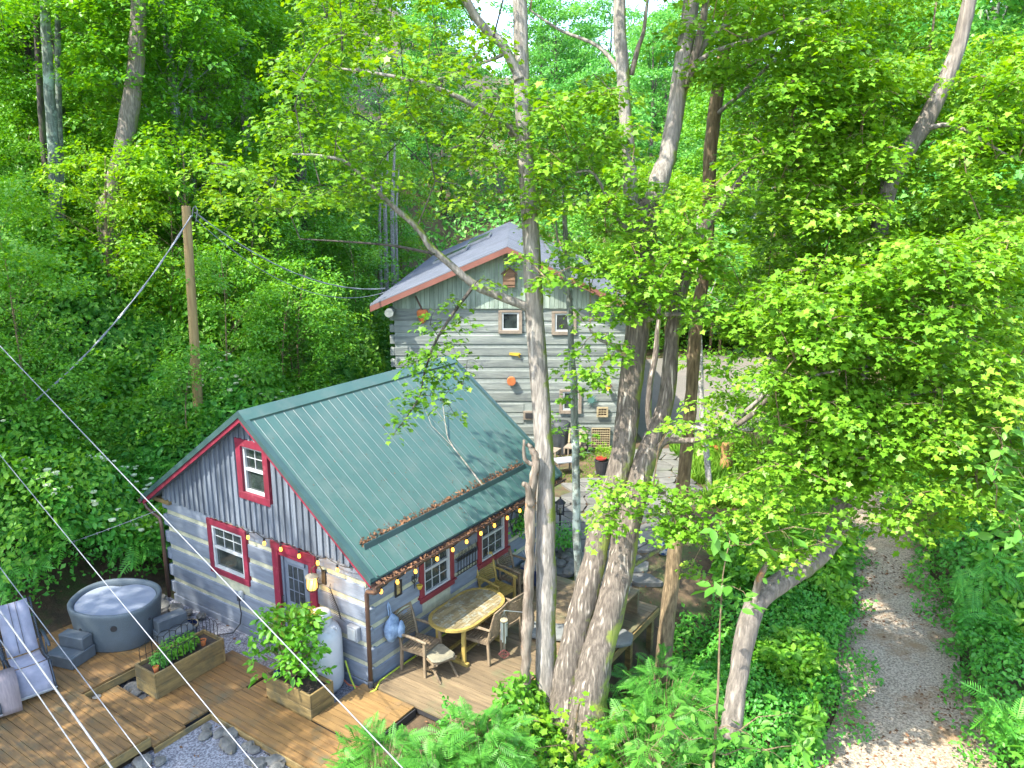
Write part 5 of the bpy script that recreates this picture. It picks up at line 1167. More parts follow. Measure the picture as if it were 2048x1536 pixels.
T1.limb([(948, 570, 11.1, 8), (902, 634, 10.9, 6), (870, 686, 10.8, 5), (850, 742, 10.8, 4), (840, 790, 10.7, 3.5), (814, 833, 10.7, 2.5), (792, 862, 10.7, 2)], BK['dark'], seed=7)
T1.limb([(870, 508, 10.9, 6), (790, 492, 10.8, 5), (700, 484, 10.7, 4), (600, 478, 10.6, 2)], BK['dark'], seed=8)
T1.limb([(1050, 210, 11.4, 14), (1100, 225, 11.6, 6), (1160, 190, 11.8, 5), (1230, 175, 12, 3)], BK['grey'], seed=9)
for x, y, r in [(905, 600, .20), (935, 640, .22), (860, 650, .24), (900, 690, .28), (850, 700, .30), (880, 740, .26), (828, 735, .22), (845, 775, .26), (880, 800, .22), (820, 815, .22), (800, 850, .16), (925, 770, .16), (970, 560, .20), (1000, 575, .14), (870, 620, .18), (935, 720, .18), (790, 870, .12), (910, 830, .16), (870, 720, .26), (905, 745, .22), (855, 755, .24), (840, 720, .22), (870, 775, .20), (890, 660, .22), (820, 790, .2), (835, 810, .18), (805, 835, .18)]: T1.spray(at_y(x, y, 10.75), r*1.05)
fill(T1, [(560, 60), (1000, 40), (1010, 410), (900, 430), (560, 400)], 9.9, 12.6, 84, .26, .46, 11, avoid=[[(760, 260), (860, 260), (860, 430), (760, 430)]])
fill(T1, [(420, 240), (700, 240), (730, 430), (560, 470), (420, 400)], 9.9, 11.5, 18, .26, .42, 12)
fill(T1, [(620, -120), (1100, -120), (1060, 60), (860, 40), (620, 120)], 10.5, 13.5, 34, .3, .5, 13)
fill(T1, [(980, 150), (1240, 130), (1240, 400), (1010, 400)], 11.6, 14, 56, .26, .42, 14)
fill(T1, [(700, -700), (1350, -700), (1400, -160), (700, -160)], 9.5, 14.5, 34, .4, .7, 15)
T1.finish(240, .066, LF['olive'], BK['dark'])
# T2 : dead snag
b0 = at_y(1052, 1400, 10.75)
T2 = Tree('dead_snag', 'thin broken dead trunk with peeling pale bark leaning beside the grey maple', 'dead tree', (b0.x, b0.y, bz(b0.x, b0.y)))
T2.limb([(1048, 1470, 10.7, 24), (1049, 1395, 10.75, 20), (1052, 1330, 10.8, 17), (1054, 1260, 10.8, 24), (1055, 1205, 10.8, 20), (1060, 1100, 10.85, 20), (1062, 1000, 10.9, 18), (1072, 930, 10.9, 17), (1064, 900, 10.9, 12), (1054, 888, 10.9, 7)], BK['dead'], 'trunk', 12, .2, .35, 6, seed=21)
T2.limb([(1064, 1010, 10.85, 20), (1055, 975, 10.8, 12), (1046, 968, 10.78, 10)], BK['dead'], 'broken_stub', 8, seed=22); T2.limb([(1068, 930, 10.9, 10), (1050, 918, 10.88, 8), (1048, 880, 10.85, 5)], BK['dead'], 'broken_stub', 8, seed=23)
# T3 : big double trunk
b0 = at_y(1165, 1420, 10.7)
T3 = Tree('double_maple', 'massive twin-trunked mossy maple beside the deck, largest tree in the picture', 'tree', (b0.x, b0.y, bz(b0.x, b0.y)))
T3.limb([(1105, 1510, 10.6, 66), (1124, 1425, 10.7, 58), (1138, 1330, 10.8, 52), (1158, 1239, 10.85, 50), (1185, 1135, 10.9, 48), (1200, 1060, 11.0, 48), (1243, 917, 11.1, 48), (1257, 807, 11.2, 45), (1276, 650, 11.3, 49), (1280, 540, 11.4, 56), (1286, 455, 11.4, 62), (1300, 400, 11.45, 50)], BK['mossy'], 'trunk', 20, .05, .10, 6, seed=31)
T3.limb([(1170, 1510, 10.4, 84), (1176, 1425, 10.5, 76), (1188, 1342, 10.6, 66), (1214, 1239, 10.7, 60), (1240, 1135, 10.8, 55), (1256, 1050, 10.9, 52), (1291, 917, 11.0, 44), (1331, 807, 11.1, 32), (1347, 650, 11.2, 30), (1372, 545, 11.3, 27), (1403, 468, 11.3, 23), (1450, 400, 11.2, 16), (1520, 320, 11, 12), (1590, 270, 10.9, 6)], BK['mossy'], 'trunk', 20, .05, .10, 6, seed=32)
T3.limb([(1270, 480, 11.4, 34), (1262, 400, 11.4, 30), (1256, 300, 11.4, 27), (1245, 150, 11.5, 26), (1238, 0, 11.6, 25), (1228, -200, 11.7, 20), (1210, -420, 11.8, 10)], BK['grey'], 'stem', 12, seed=33)
T3.limb([(1298, 430, 11.45, 44), (1318, 360, 11.5, 40), (1338, 300, 11.6, 36), (1358, 171, 11.7, 34), (1383, 0, 11.8, 32), (1400, -200, 11.9, 26), (1430, -420, 12, 14)], BK['grey'], 'stem', 14, seed=34)
T3.limb([(1352, 210, 11.7, 24), (1385, 135, 11.6, 20), (1405, 40, 11.5, 16), (1425, -60, 11.4, 12)], BK['mossy'], seed=35)
T3.limb([(1385, 130, 11.7, 14), (1420, 75, 11.6, 12), (1470, 35, 11.5, 10), (1510, 0, 11.4, 9), (1580, -60, 11.3, 6)], BK['grey'], seed=36)
T3.limb([(1375, 150, 11.7, 14), (1400, 120, 11.5, 10), (1450, 95, 11.3, 9), (1510, 78, 11.1, 8), (1570, 55, 10.9, 6), (1660, 20, 10.7, 3)], BK['grey'], seed=37)
T3.limb([(1262, 150, 11.5, 12), (1275, 100, 11.5, 10), (1288, 60, 11.5, 8), (1296, -10, 11.5, 6)], BK['mossy'], seed=38)
T3.limb([(1250, 160, 11.5, 12), (1200, 95, 11.8, 8), (1120, 60, 12, 6), (1060, 20, 12.2, 4)], BK['grey'], seed=39)
T3.limb([(1306, 925, 11.0, 18), (1328, 884, 10.8, 14), (1383, 881, 10.5, 12), (1437, 870, 10.2, 12), (1500, 832, 9.9, 11), (1540, 795, 9.7, 9), (1600, 760, 9.5, 7), (1680, 740, 9.3, 4)], BK['mossy'], seed=40)
T3.limb([(1330, 884, 10.8, 11), (1360, 850, 10.7, 10), (1440, 862, 10.4, 10), (1500, 815, 10.2, 9), (1550, 770, 10, 6)], BK['grey'], seed=41)
T3.limb([(1262, 1133, 10.9, 11), (1295, 1112, 11.2, 10), (1333, 1092, 11.5, 8)], BK['mossy'], 'broken_stub', 8, seed=42)
T3.limb([(1290, 640, 11.2, 14), (1345, 628, 11.0, 9), (1410, 640, 10.8, 9), (1480, 672, 10.5, 8), (1545, 715, 10.2, 7), (1600, 750, 10, 4)], BK['grey'], seed=43)
T3.limb([(1262, 720, 11.2, 10), (1225, 690, 11.0, 8), (1200, 680, 10.9, 6), (1180, 660, 10.8, 4)], BK['grey'], seed=44)
T3.limb([(1290, 470, 11.3, 12), (1240, 445, 11.1, 8), (1190, 350, 10.9, 6), (1150, 345, 10.8, 4)], BK['grey'], seed=45)
T3.limb([(1240, 1010, 11.0, 14), (1270, 990, 10.6, 9), (1330, 985, 10.2, 6)], BK['mossy'], seed=46)
# bright pads of leaves
T3b = [([(1210, 390), (1480, 360), (1560, 520), (1540, 690), (1400, 660), (1320, 620), (1240, 620), (1180, 560)], 9.9, 11.0, 52, .24, .40),
       ([(1040, 500), (1230, 470), (1250, 600), (1180, 640), (1060, 560)], 9.9, 10.9, 13, .18, .28),
       ([(1190, 965), (1290, 950), (1400, 980), (1410, 1070), (1290, 1075), (1195, 1050)], 9.8, 10.5, 22, .20, .30),
       ([(1540, 640), (1700, 620), (1800, 800), (1780, 980), (1600, 960), (1520, 900), (1540, 760)], 9.2, 10.6, 60, .28, .42),
       ([(1040, 180), (1240, 150), (1290, 330), (1240, 430), (1060, 420)], 10.2, 12, 34, .24, .38),
       ([(1300, -60), (1700, -60), (1700, 330), (1480, 380), (1420, 260)], 10.2, 12.5, 64, .28, .46),
       ([(1150, 600), (1250, 590), (1260, 760), (1150, 800)], 10.2, 11, 13, .16, .26),
       ([(1330, 780), (1420, 800), (1500, 800), (1480, 900), (1340, 890)], 9.6, 10.3, 10, .14, .24),
       ([(1100, -700), (1700, -700), (1760, -120), (1060, -120)], 9.5, 14, 36, .4, .7)]
for i, a in enumerate(T3b): fill(T3, a[0], a[1], a[2], a[3], a[4], a[5], 50+i)
T3.finish(370, .068, LF['sun'], BK['brown'])
# T4
b0 = at_y(1330, 1300, 12.2)
T4 = Tree('straight_brown_tree', 'slender straight brown-barked tree rising behind the right end of the deck', 'tree', (b0.x, b0.y, bz(b0.x, b0.y)))
T4.limb([(1325, 1370, 12.1, 36), (1330, 1290, 12.2, 32), (1338, 1205, 12.3, 31), (1355, 1060, 12.5, 28), (1371, 917, 12.7, 26), (1383, 780, 12.9, 25), (1392, 650, 13.0, 26), (1405, 560, 13.1, 26), (1415, 470, 13.2, 26), (1422, 290, 13.3, 27), (1440, 150, 13.4, 26), (1457, 38, 13.5, 24), (1480, -160, 13.6, 20), (1500, -400, 13.8, 8)], BK['brown'], 'trunk', 14, .06, .14, 6, seed=61)
T4.limb([(1442, 160, 13.4, 12), (1480, 140, 13.2, 10), (1530, 115, 13, 9), (1600, 95, 12.8, 7), (1690, 60, 12.6, 4)], BK['grey'], seed=62)
T4.limb([(1430, 230, 13.3, 10), (1480, 190, 13.1, 8), (1540, 130, 13, 6), (1590, 110, 12.9, 4)], BK['grey'], seed=63)
fill(T4, [(1380, -60), (2000, -80), (2000, 300), (1700, 420), (1480, 330)], 12.2, 14.5, 160, .32, .52, 64)
fill(T4, [(1460, 380), (1760, 360), (1800, 600), (1560, 640)], 12.4, 14.5, 70, .3, .46, 65)
fill(T4, [(1360, 1040), (1430, 980), (1440, 1130), (1380, 1160)], 11.9, 12.5, 7, .16, .24, 66)
T4.finish(270, .070, LF['sun'], BK['brown'])
# T5 thin lichen tree
b0 = at_z(1160, 1205, 0)
T5 = Tree('thin_lichen_tree', 'thin pale lichen-covered young tree between the grey maple and the twin trunks', 'tree', (b0.x, b0.y, bz(b0.x, b0.y)))
T5.limb([(1163, 1240, 13.2, 17), (1158, 1150, 13.3, 17), (1153, 1050, 13.4, 16), (1151, 900, 13.5, 16), (1148, 780, 13.5, 15), (1142, 680, 13.6, 13), (1137, 560, 13.7, 12), (1130, 450, 13.8, 10), (1125, 330, 13.9, 6)], BK['pale'], 'trunk', 10, .1, .12, 5, seed=71)
T5.limb([(1143, 600, 13.6, 6), (1120, 520, 13.5, 5), (1112, 440, 13.4, 3)], BK['pale'], seed=72)
for x, y, r in [(1170, 760, .26), (1140, 790, .22), (1195, 770, .24), (1120, 740, .2), (1160, 860, .22), (1185, 870, .2), (1110, 860, .16), (1175, 905, .16), (1100, 830, .18), (1150, 720, .2)]: T5.spray(at_y(x, y, 13.1), r)
fill(T5, [(1020, 380), (1200, 340), (1220, 540), (1100, 600), (1020, 500)], 13, 15, 11, .24, .4, 73)
T5.finish(230, .078, LF['sun'], BK['pale'])
# T6 bent foreground tree
b0 = at_y(1478, 1400, 9.8)
T6 = Tree('bent_tree', 'pale-barked tree whose trunk bends sharply right then rises through the leaves', 'tree', (b0.x, b0.y, bz(b0.x, b0.y)))
T6.limb([(1458, 1470, 9.7, 44), (1472, 1395, 9.8, 40), (1484, 1310, 9.9, 38), (1503, 1225, 10.0, 42), (1545, 1175, 10.2, 42), (1620, 1125, 10.5, 42), (1672, 1065, 10.8, 40), (1690, 960, 11.0, 38), (1702, 850, 11.2, 36), (1725, 700, 11.4, 36), (1751, 547, 11.6, 34), (1762, 438, 11.7, 34), (1792, 337, 11.8, 34), (1847, 251, 11.9, 34), (1911, 114, 12, 30), (1936, 14, 12, 26), (1965, -130, 12, 22), (1990, -400, 12, 8)], BK['smooth'], 'trunk', 14, .06, .16, 6, seed=81)
T6.limb([(1503, 1225, 10.0, 20), (1512, 1180, 9.95, 16), (1522, 1150, 9.9, 13), (1540, 1118, 9.85, 9)], BK['dead'], 'broken_stub', 8, seed=82)
T6.limb([(1845, 260, 11.9, 14), (1900, 250, 11.6, 8), (1955, 275, 11.3, 8), (2005, 305, 11, 5), (2060, 330, 10.8, 3)], BK['grey'], seed=83)
T6.limb([(1728, 690, 11.4, 10), (1790, 665, 11, 7), (1880, 655, 10.6, 7), (1915, 670, 10.4, 5), (1900, 720, 10.3, 3)], BK['grey'], seed=84)
T6.limb([(1700, 900, 11.1, 16), (1640, 840, 10.4, 10), (1560, 820, 9.9, 6)], BK['grey'], seed=85)
T6.limb([(1700, 860, 11.1, 16), (1790, 800, 10.3, 10), (1900, 780, 9.6, 6), (1990, 800, 9.2, 3)], BK['grey'], seed=86)
fill(T6, [(1520, 560), (2080, 420), (2090, 900), (1960, 1020), (1820, 1060), (1700, 1000), (1560, 900)], 8.9, 10.9, 230, .28, .46, 87)
fill(T6, [(1560, 150), (2090, 60), (2090, 560), (1560, 620)], 10.4, 12.6, 190, .3, .5, 88, avoid=[[(1730, 470), (1790, 240), (1880, 60), (1990, 40), (1920, 270), (1830, 470)]])
fill(T6, [(1420, 960), (1560, 930), (1720, 1050), (1640, 1120), (1520, 1120), (1440, 1060)], 9.0, 9.7, 26, .2, .32, 89)
T6.finish(360, .070, LF['sun'], BK['brown'])
# big-leaved tulip sapling around the bent tree and at the right edge
b0 = at_y(1430, 1480, 9.2)
T7 = Tree('tulip_sapling', 'sapling with large pale green leaves in front of the bent tree at the lower right', 'sapling', (b0.x, b0.y, bz(b0.x, b0.y)))
T7.limb([(1425, 1560, 9.0, 7), (1430, 1480, 9.2, 6), (1436, 1380, 9.1, 5), (1440, 1250, 9.1, 4), (1446, 1150, 9.1, 3), (1460, 1080, 9.1, 2)], BK['brown'], 'trunk', 8, seed=91)
for x, y, r in [(1500, 1090, .26), (1560, 1060, .24), (1440, 1050, .22), (1480, 1180, .18), (1430, 1190, .16), (1630, 1060, .2), (1400, 1420, .3), (1480, 1460, .34), (1380, 1480, .3), (1560, 1430, .28), (1450, 1510, .34), (1340, 1440, .2), (1530, 1500, .3), (1600, 1490, .2), (1400, 1530, .3), (1300, 1500, .2)]: T7.spray(at_y(x, y, 9.0), r)
T7.finish(60, .17, LF['pale'], BK['brown'], 'oval', flat=.16)
b0 = at_y(2120, 1300, 10)
T8 = Tree('tulip_sapling', 'large-leaved sapling reaching in from the right edge of the picture', 'sapling', (b0.x, b0.y, bz(b0.x, b0.y)))
T8.limb([(2130, 1400, 10, 14), (2110, 1100, 9.8, 12), (2080, 900, 9.6, 10), (2060, 760, 9.6, 5)], BK['brown'], 'trunk', 8, seed=95)
fill(T8, [(1940, 820), (2090, 780), (2100, 1130), (1980, 1060)], 8.6, 9.4, 22, .24, .36, 96); T8.finish(70, .15, LF['pale'], BK['brown'], 'oval', flat=.14)
# birch
b0 = at_z(1418, 985, 0)
T9 = Tree('young_birch', 'slim white-barked birch by the edge of the flagstone patio', 'tree', (b0.x, b0.y, bz(b0.x, b0.y)))
T9.limb([(1420, 990, 19.3, 13), (1412, 900, 19.4, 12), (1403, 800, 19.5, 11), (1400, 700, 19.6, 10), (1398, 560, 19.8, 8), (1395, 430, 20, 4)], BK['birch'], 'trunk', 10, seed=97)
fill(T9, [(1370, 480), (1450, 440), (1480, 620), (1390, 640)], 19, 21, 16, .35, .5, 98); T9.finish(60, .12, LF['cool'], BK['birch'])
b0 = at_z(1305, 880, 0)
# thin stem by the twin trunk
Tq = Tree('crooked_young_tree', 'thin crooked mossy stem seen between the twin trunks by the patio', 'tree', (b0.x, b0.y, bz(b0.x, b0.y)))
Tq.limb([(1306, 885, 18, 13), (1297, 830, 18, 13), (1300, 770, 18, 12), (1312, 700, 18.1, 12), (1318, 620, 18.2, 9), (1322, 480, 18.3, 6)], BK['mossy'], 'trunk', 8, seed=99)
fill(Tq, [(1290, 420), (1360, 400), (1370, 560), (1290, 560)], 17.6, 19, 10, .35, .5, 100); Tq.finish(60, .12, LF['forest'], BK['mossy'])
# a young maple whose branch layers hang at the left and centre, yellow-green
def edge_tree(nm, lab, cat, base, spec, polys, dens, size, m, bark, kind='leaf', seed=0, group=None):
    t_ = Tree(nm, lab, cat, base, group); t_.limb(spec, bark, 'trunk', 12, .06, .12, 5, seed=seed)
    for i, a in enumerate(polys): fill(t_, *a, seed=seed+i+1)
    t_.finish(dens, size, m, bark, kind); return t_
# ================================================================== forest tree kinds (copied)
def forest_tree(h, r, cz0, n, leaf, dens, m, bark, seed, rad=.2):
    rr = random.Random(seed); t = thing('forest_tree', 'x', 'tree', (0, 0, -500)); lean = rr.uniform(-.5, .5), rr.uniform(-.5, .5)
    tp = [Vector((lean[0]*(f**1.5)+.12*math.sin(f*5+seed), lean[1]*(f**1.5), f*h*.93)) for f in [i/9 for i in range(10)]]
    tp[0].z = -.8; b = MB(); b.tube(tp, [rad*(1.15-.95*i/9) for i in range(10)], 10, lump=.12, seed=seed); b.build('trunk', bark, t, smooth=True)
    C = []; R = []; lb = MB()
    for i in range(n):
        f = rr.random(); z = cz0+(h-cz0)*f; prof = math.sin(math.pi*(.12+.80*f))**.7; a = rr.uniform(0, 6.283); q = r*prof*(.25+.75*math.sqrt(rr.random()))
        c = Vector((math.cos(a)*q, math.sin(a)*q, z)); k = min(9, max(0, z*.93/h*9*.96)); s0 = tp[int(max(0, k-.15*9/h))]
        C.append(tuple(c+Vector((lean[0]*f, lean[1]*f, 0)))); R.append(rr.uniform(.55, 1.05)*r/3.6)
        if i % 4 == 0 and z > 2.2: lb.tube([s0, (s0+c)/2+Vector((0, 0, .1*rad/.2+.05)), c], [.16*rad, .10*rad, .04*rad], 4, caps=False)
    lb.build('limbs', bark, t); P, N, D, Z = spray_leaves(C, R, dens, leaf, .09, .3, .45, np.random.default_rng(seed)); leafobj('crown', P, N, D, Z, m, 'leaf', t); return t
KIND = {}
for i, (h, r, c0) in enumerate([(17, 3.9, 4.5), (19, 4.3, 5.5), (15, 3.6, 3.2), (18, 4.0, 3.5)]): KIND['f%d' % i] = forest_tree(h, r, c0, 130, .165, 95, LF['forest'], BK['dark' if i % 2 else 'teal'], 200+i)
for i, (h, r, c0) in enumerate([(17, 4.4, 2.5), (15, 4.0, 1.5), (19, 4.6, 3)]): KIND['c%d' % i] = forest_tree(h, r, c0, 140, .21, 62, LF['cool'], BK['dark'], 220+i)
for i, (h, r, c0) in enumerate([(5.5, 1.9, .3), (4.2, 1.6, .2), (7, 2.2, .5)]): KIND['s%d' % i] = forest_tree(h, r, c0, 90, .115, 120, LF['forest'], BK['brown'], 240+i, .04)
for i, (h, r, c0) in enumerate([(6, 2.2, .9), (8.5, 2.6, 1.6)]): KIND['y%d' % i] = forest_tree(h, r, c0, 80, .14, 95, LF['yel'], BK['brown'], 260+i, .07)
used = set(); PL = []
def plant(kind, x, y, label, group, nm='forest_tree', s=1.0, rz=None, cat='tree', dz=0):
    rr = random.Random(int(x*131+y*17)); s = s*rr.uniform(.9, 1.12); rz = rr.uniform(0, 6.28) if rz is None else rz; z = T(x, y)+dz
    k = KIND[kind]
    if kind in used: o = dup(k, (x, y, z), rz, label, (s, s, s))
    else: used.add(kind); o = k; o.location = (x, y, z); o.rotation_euler.z = rz; o.scale = (s, s, s); o['label'] = label
    o.name = nm; o['group'] = group; o['category'] = cat; PL.append((o, x, y)); return o
FR = random.Random(77)
def clear(x, y, m=0):
    u, v = -CA*(x-OX)+SA*(y-OY), SA*(x-OX)+CA*(y-OY)
    if -4.6-m < x < 4.3+m and 22-m < y < 43+m: return False
    if 3.5 < x < 14+m and 22.5 < y < 37.5: return False
    if -3 < u < 6.3+m and -9 < v < 6+m: return False
    if y < 28 and np.interp(y, DR_Y, DR_L)-.8-m < x < np.interp(y, DR_Y, DR_R)+.8+m: return False
    if -2 < x < 6 and 12 < y < 23: return False
    return True
def scatter(n, xr, yr, kinds, mind, label, group, nm='forest_tree', cat='tree', s=1.0, cond=None, m=0, pts=None):
    pts = [] if pts is None else pts; k = 0; g = 0
    while k < n and g < 3000:
        g += 1; x, y = FR.uniform(*xr), FR.uniform(*yr)
        if not clear(x, y, m) or (cond and not cond(x, y)) or any((x-a)**2+(y-b_)**2 < mind*mind for a, b_ in pts): continue
        pts.append((x, y)); plant(FR.choice(kinds), x, y, label, group, nm, s, cat=cat); k += 1
    return pts
allp = []
infr = lambda x, y: abs(x) < y*.70+1.2
PX = lambda x, y: 1024+F_PX*x/(y+1e-6)/1.0
def offtrunk(x, y):   # keep the view to the named trunks on the hillside open
    p = PX(x, y); return not ((y < 25 and 20 < p < 330) or (y < 30 and 370 < p < 425))
LB = 'tall leafy forest tree on the slope beyond the log house'
LL = 'tall dark-green forest tree on the steep left hillside'
LRt = 'leafy forest tree in the woods right of the parking area'
scatter(54, (-46, 56), (46, 100), ['c0', 'c1', 'c2'], 4.6, LB, 'forest trees beyond the log house', cond=lambda x, y: infr(x, y) and not (-11 < x < 4 and y > 0 and False), pts=allp)
scatter(13, (-36, -8), (26, 46), ['f0', 'f1', 'f3'], 4.2, LL, 'forest trees on the left hillside', cond=lambda x, y: infr(x, y) and x < -9.5-(y-24)*.1, pts=allp, m=2)
scatter(20, (11, 34), (16, 46), ['f0', 'f2', 'f3', 'c1'], 3.8, LRt, 'forest trees right of the parking area', cond=lambda x, y: infr(x, y), pts=allp, m=1.5)
# shading neighbours just left of the frame on the hillside
for (x, y, k) in ((-12.5, 5.0, 'f0'), (-17.0, 10, 'f1')):
    plant(k, x, y, 'tall hillside tree outside the left picture edge, '+('nearer' if y < 8 else 'farther')+' of two', 'trees left of the frame')
scatter(20, (-24, -5.5), (40, 60), ['y0', 'y1', 's2', 'y1'], 2.0, 'bright young tree behind the left corner of the log house', 'young trees left of the log house', 'young_tree', cond=infr, m=0)
# named trunks on the left hillside
def hill_tree(lab, spec, bark, polys, seed, base, m=LF['forest'], dens=62, size=.14, group=None):
    t_ = Tree('hillside_tree', lab, 'tree', base, group); p0 = at_y(*spec[0][:3]); w0 = spec[0][3]; bx_, by_, bz_ = p0.x, p0.y, T(p0.x, p0.y)
    if p0.z > bz_-.2:   # carry the trunk down to the ground
        d0 = p0.y*math.cos(PITCH)-(bz_-.4-CAMH)*math.sin(PITCH); uy = p0.y*math.sin(PITCH)+(bz_-.4-CAMH)*math.cos(PITCH); spec = [(1024+F_PX*bx_/d0, 768-F_PX*uy/d0, p0.y, w0*1.25)]+spec
    t_.limb(spec, bark, 'trunk', 12, .08, .14, 4, seed=seed)
    for i, a in enumerate(polys): fill(t_, *a, seed=seed*3+i)
    t_.finish(dens, size, m, BK['dark'], 'leaf', reach=4.5)
def hb(x, y, Y): p = at_y(x, y, Y); return (p.x, Y, T(p.x, Y)-.2)
hill_tree('pale grey-green trunk, tallest of the close three at the far left', [(116, 560, 24, 25), (112, 440, 24, 23), (106, 290, 24, 22), (97, 160, 24, 20), (92, 60, 24, 19), (88, -100, 24, 16), (84, -400, 24, 7)], BK['teal'],
   [([(-80, -60), (330, -60), (300, 90), (120, 60), (-80, 110)], 22, 26, 50, .6, .95)], 301, hb(116, 560, 24))
hill_tree('slim trunk just right of the tallest pale trunk at the far left', [(128, 530, 24.6, 13), (125, 450, 24.6, 12), (121, 330, 24.6, 12), (118, 220, 24.6, 12), (116, 110, 24.6, 12), (113, -100, 24.6, 8)], BK['teal'], [([(100, -200), (260, -200), (260, 60), (140, 60)], 24, 26, 16, .6, .9)], 302, hb(128, 530, 24.6))
hill_tree('darker slim trunk just left of the tallest pale trunk', [(100, 470, 25.2, 14), (96, 400, 25.2, 14), (88, 300, 25.2, 13), (82, 220, 25.2, 13), (75, 100, 25.2, 12), (70, -100, 25.2, 8)], BK['dark'], [([(-20, -200), (120, -200), (80, 60), (-20, 80)], 24, 27, 16, .6, .9)], 303, hb(100, 470, 25.2))
hill_tree('thick grey-brown trunk leaning right on the left hillside', [(216, 430, 24, 40), (222, 401, 24, 38), (237, 346, 24, 37), (255, 255, 24, 36), (268, 164, 24, 33), (276, 60, 24, 30), (284, -150, 24, 20)], BK['smooth'], [([(180, -200), (420, -200), (400, 120), (300, 160), (200, 60)], 24, 29, 60, .7, 1.1)], 304, hb(216, 430, 24))
hill_tree('dark straight trunk above and right of the utility pole', [(406, 350, 30, 19), (405, 200, 30, 18), (404, 60, 30, 17), (403, -150, 30, 10)], BK['dark'], [([(330, -150), (520, -150), (500, 80), (350, 120)], 27, 32, 40, .8, 1.2)], 305, hb(406, 350, 30))
hill_tree('thin pale trunk directly above the utility pole', [(386, 370, 28, 10), (383, 250, 28, 10), (381, 100, 28, 9), (378, -60, 28, 6)], BK['pale'], [([(320, 60), (440, 60), (440, 200), (320, 200)], 26, 29, 10, .6, .9)], 306, hb(386, 370, 28))
hill_tree('half-hidden pale trunk in the woods behind the pole and cable', [(492, 320, 34, 20), (491, 220, 34, 18), (489, 120, 34, 16), (487, -60, 34, 10)], BK['pale'], [([(440, -100), (600, -100), (600, 130), (440, 130)], 31, 36, 34, .9, 1.3)], 307, hb(492, 320, 34))
hill_tree('stout dark trunk in the woods left of the centre', [(600, 320, 33, 22), (597, 240, 33, 24), (596, 150, 33, 20), (600, -60, 33, 12)], BK['dark'], [([(540, -80), (700, -80), (680, 170), (540, 190)], 30, 35, 34, .9, 1.3)], 308, hb(600, 320, 33))
hill_tree('dark leaning sapling trunk behind the utility pole top', [(340, 335, 29, 12), (362, 290, 29, 11), (385, 240, 29, 9), (402, 190, 29, 6)], BK['teal'], [([(380, 60), (460, 60), (460, 180), (380, 180)], 28, 30, 8, .6, .9)], 309, hb(340, 335, 29))
# bare dead stems beyond the log house
for i, (x, y0_, y1_, w_) in enumerate([(768, 372, 300, 7), (757, 380, 335, 5), (782, 372, 285, 7), (790, 370, 340, 4)]):
    b = MB(); P = [at_y(x+2*k, y0_+90-(y0_+90-y1_)*k/4, 40) for k in range(5)]; base = (P[0].x, 40, T(P[0].x, 40)-.2); P[0] = Vector(base)
    b.tube([p-Vector(base) for p in P], [rpx(w_*(1.5-.25*k), P[k]) for k in range(5)], 6, lump=.2, seed=i); o = b.build('dead_tree', BK['birch']); o.location = base; props(o, 'bare pale dead stem beyond the log house, '+['second', 'leftmost', 'third', 'rightmost'][i]+' of the four', 'dead tree', 'bare dead stems beyond the house')
# yellow-green mid-distance trees and saplings
scatter(15, (-11, -4.9), (21, 44), ['s0', 's2', 'y0'], 2.1, 'young leafy tree on the slope left of the log house', 'young trees left of the log house', 'young_tree', cond=lambda x, y: x < -5.6-(y > 30)*1.2, m=.5)
scatter(80, (-26, -6.5), (13.5, 34), ['s0', 's1', 's2'], 1.5, 'bushy green sapling in the undergrowth of the left hillside', 'saplings on the left hillside', 'sapling', cond=lambda x, y: infr(x, y) and (-CA*(x-OX)+SA*(y-OY)) > 8.2 and offtrunk(x, y), s=.72)
scatter(34, (7, 30), (13, 42), ['s0', 's2', 'y0', 'y1', 's1'], 2.2, 'leafy young tree in the woods along the right of the driveway', 'young trees right of the driveway', 'young_tree', cond=lambda x, y: infr(x, y), m=.8)
scatter(16, (4.2, 15), (37.5, 45), ['y1', 's2', 's0', 'y0'], 1.9, 'bright young tree behind the parking area', 'young trees behind the parking area', 'young_tree', m=0)
scatter(7, (5.2, 8.6), (14.5, 21.5), ['y0', 's0', 's1'], 1.5, 'low leafy tree between the flagstones and the driveway', 'small trees between patio and driveway', 'young_tree', s=.42, cond=lambda x, y: x > 5.4+(21-y)*-.05)
# every scattered tree gets a label saying which landmark it is in line with and how near it is
MARKS = [(-170, 'the unseen left hillside'), (2210, 'the unseen right woods'), (20, 'the left picture edge'), (110, 'the three pale far-left trunks'), (245, 'the thick leaning trunk'), (385, 'the utility pole'), (500, 'the slack double cable'), (600, 'the stout dark trunk'), (775, 'the bare dead stems'), (930, 'the house left roof'), (1070, 'the tall grey maple'), (1260, 'the twin-trunked maple'), (1430, 'the straight brown tree'), (1600, 'the parking area'), (1760, 'the upper bent trunk'), (1880, 'the gravel driveway'), (2020, 'the right picture edge')]
ORD = ['nearest', 'second nearest', 'third nearest', 'fourth nearest', 'fifth nearest', 'sixth nearest', 'seventh nearest', 'eighth nearest', 'ninth nearest', 'tenth nearest', 'eleventh nearest', 'twelfth nearest', 'thirteenth nearest', 'fourteenth nearest', 'fifteenth nearest', 'sixteenth nearest', 'seventeenth nearest', 'eighteenth nearest', 'nineteenth nearest', 'twentieth nearest', 'farthest but two', 'farthest but one', 'farthest']
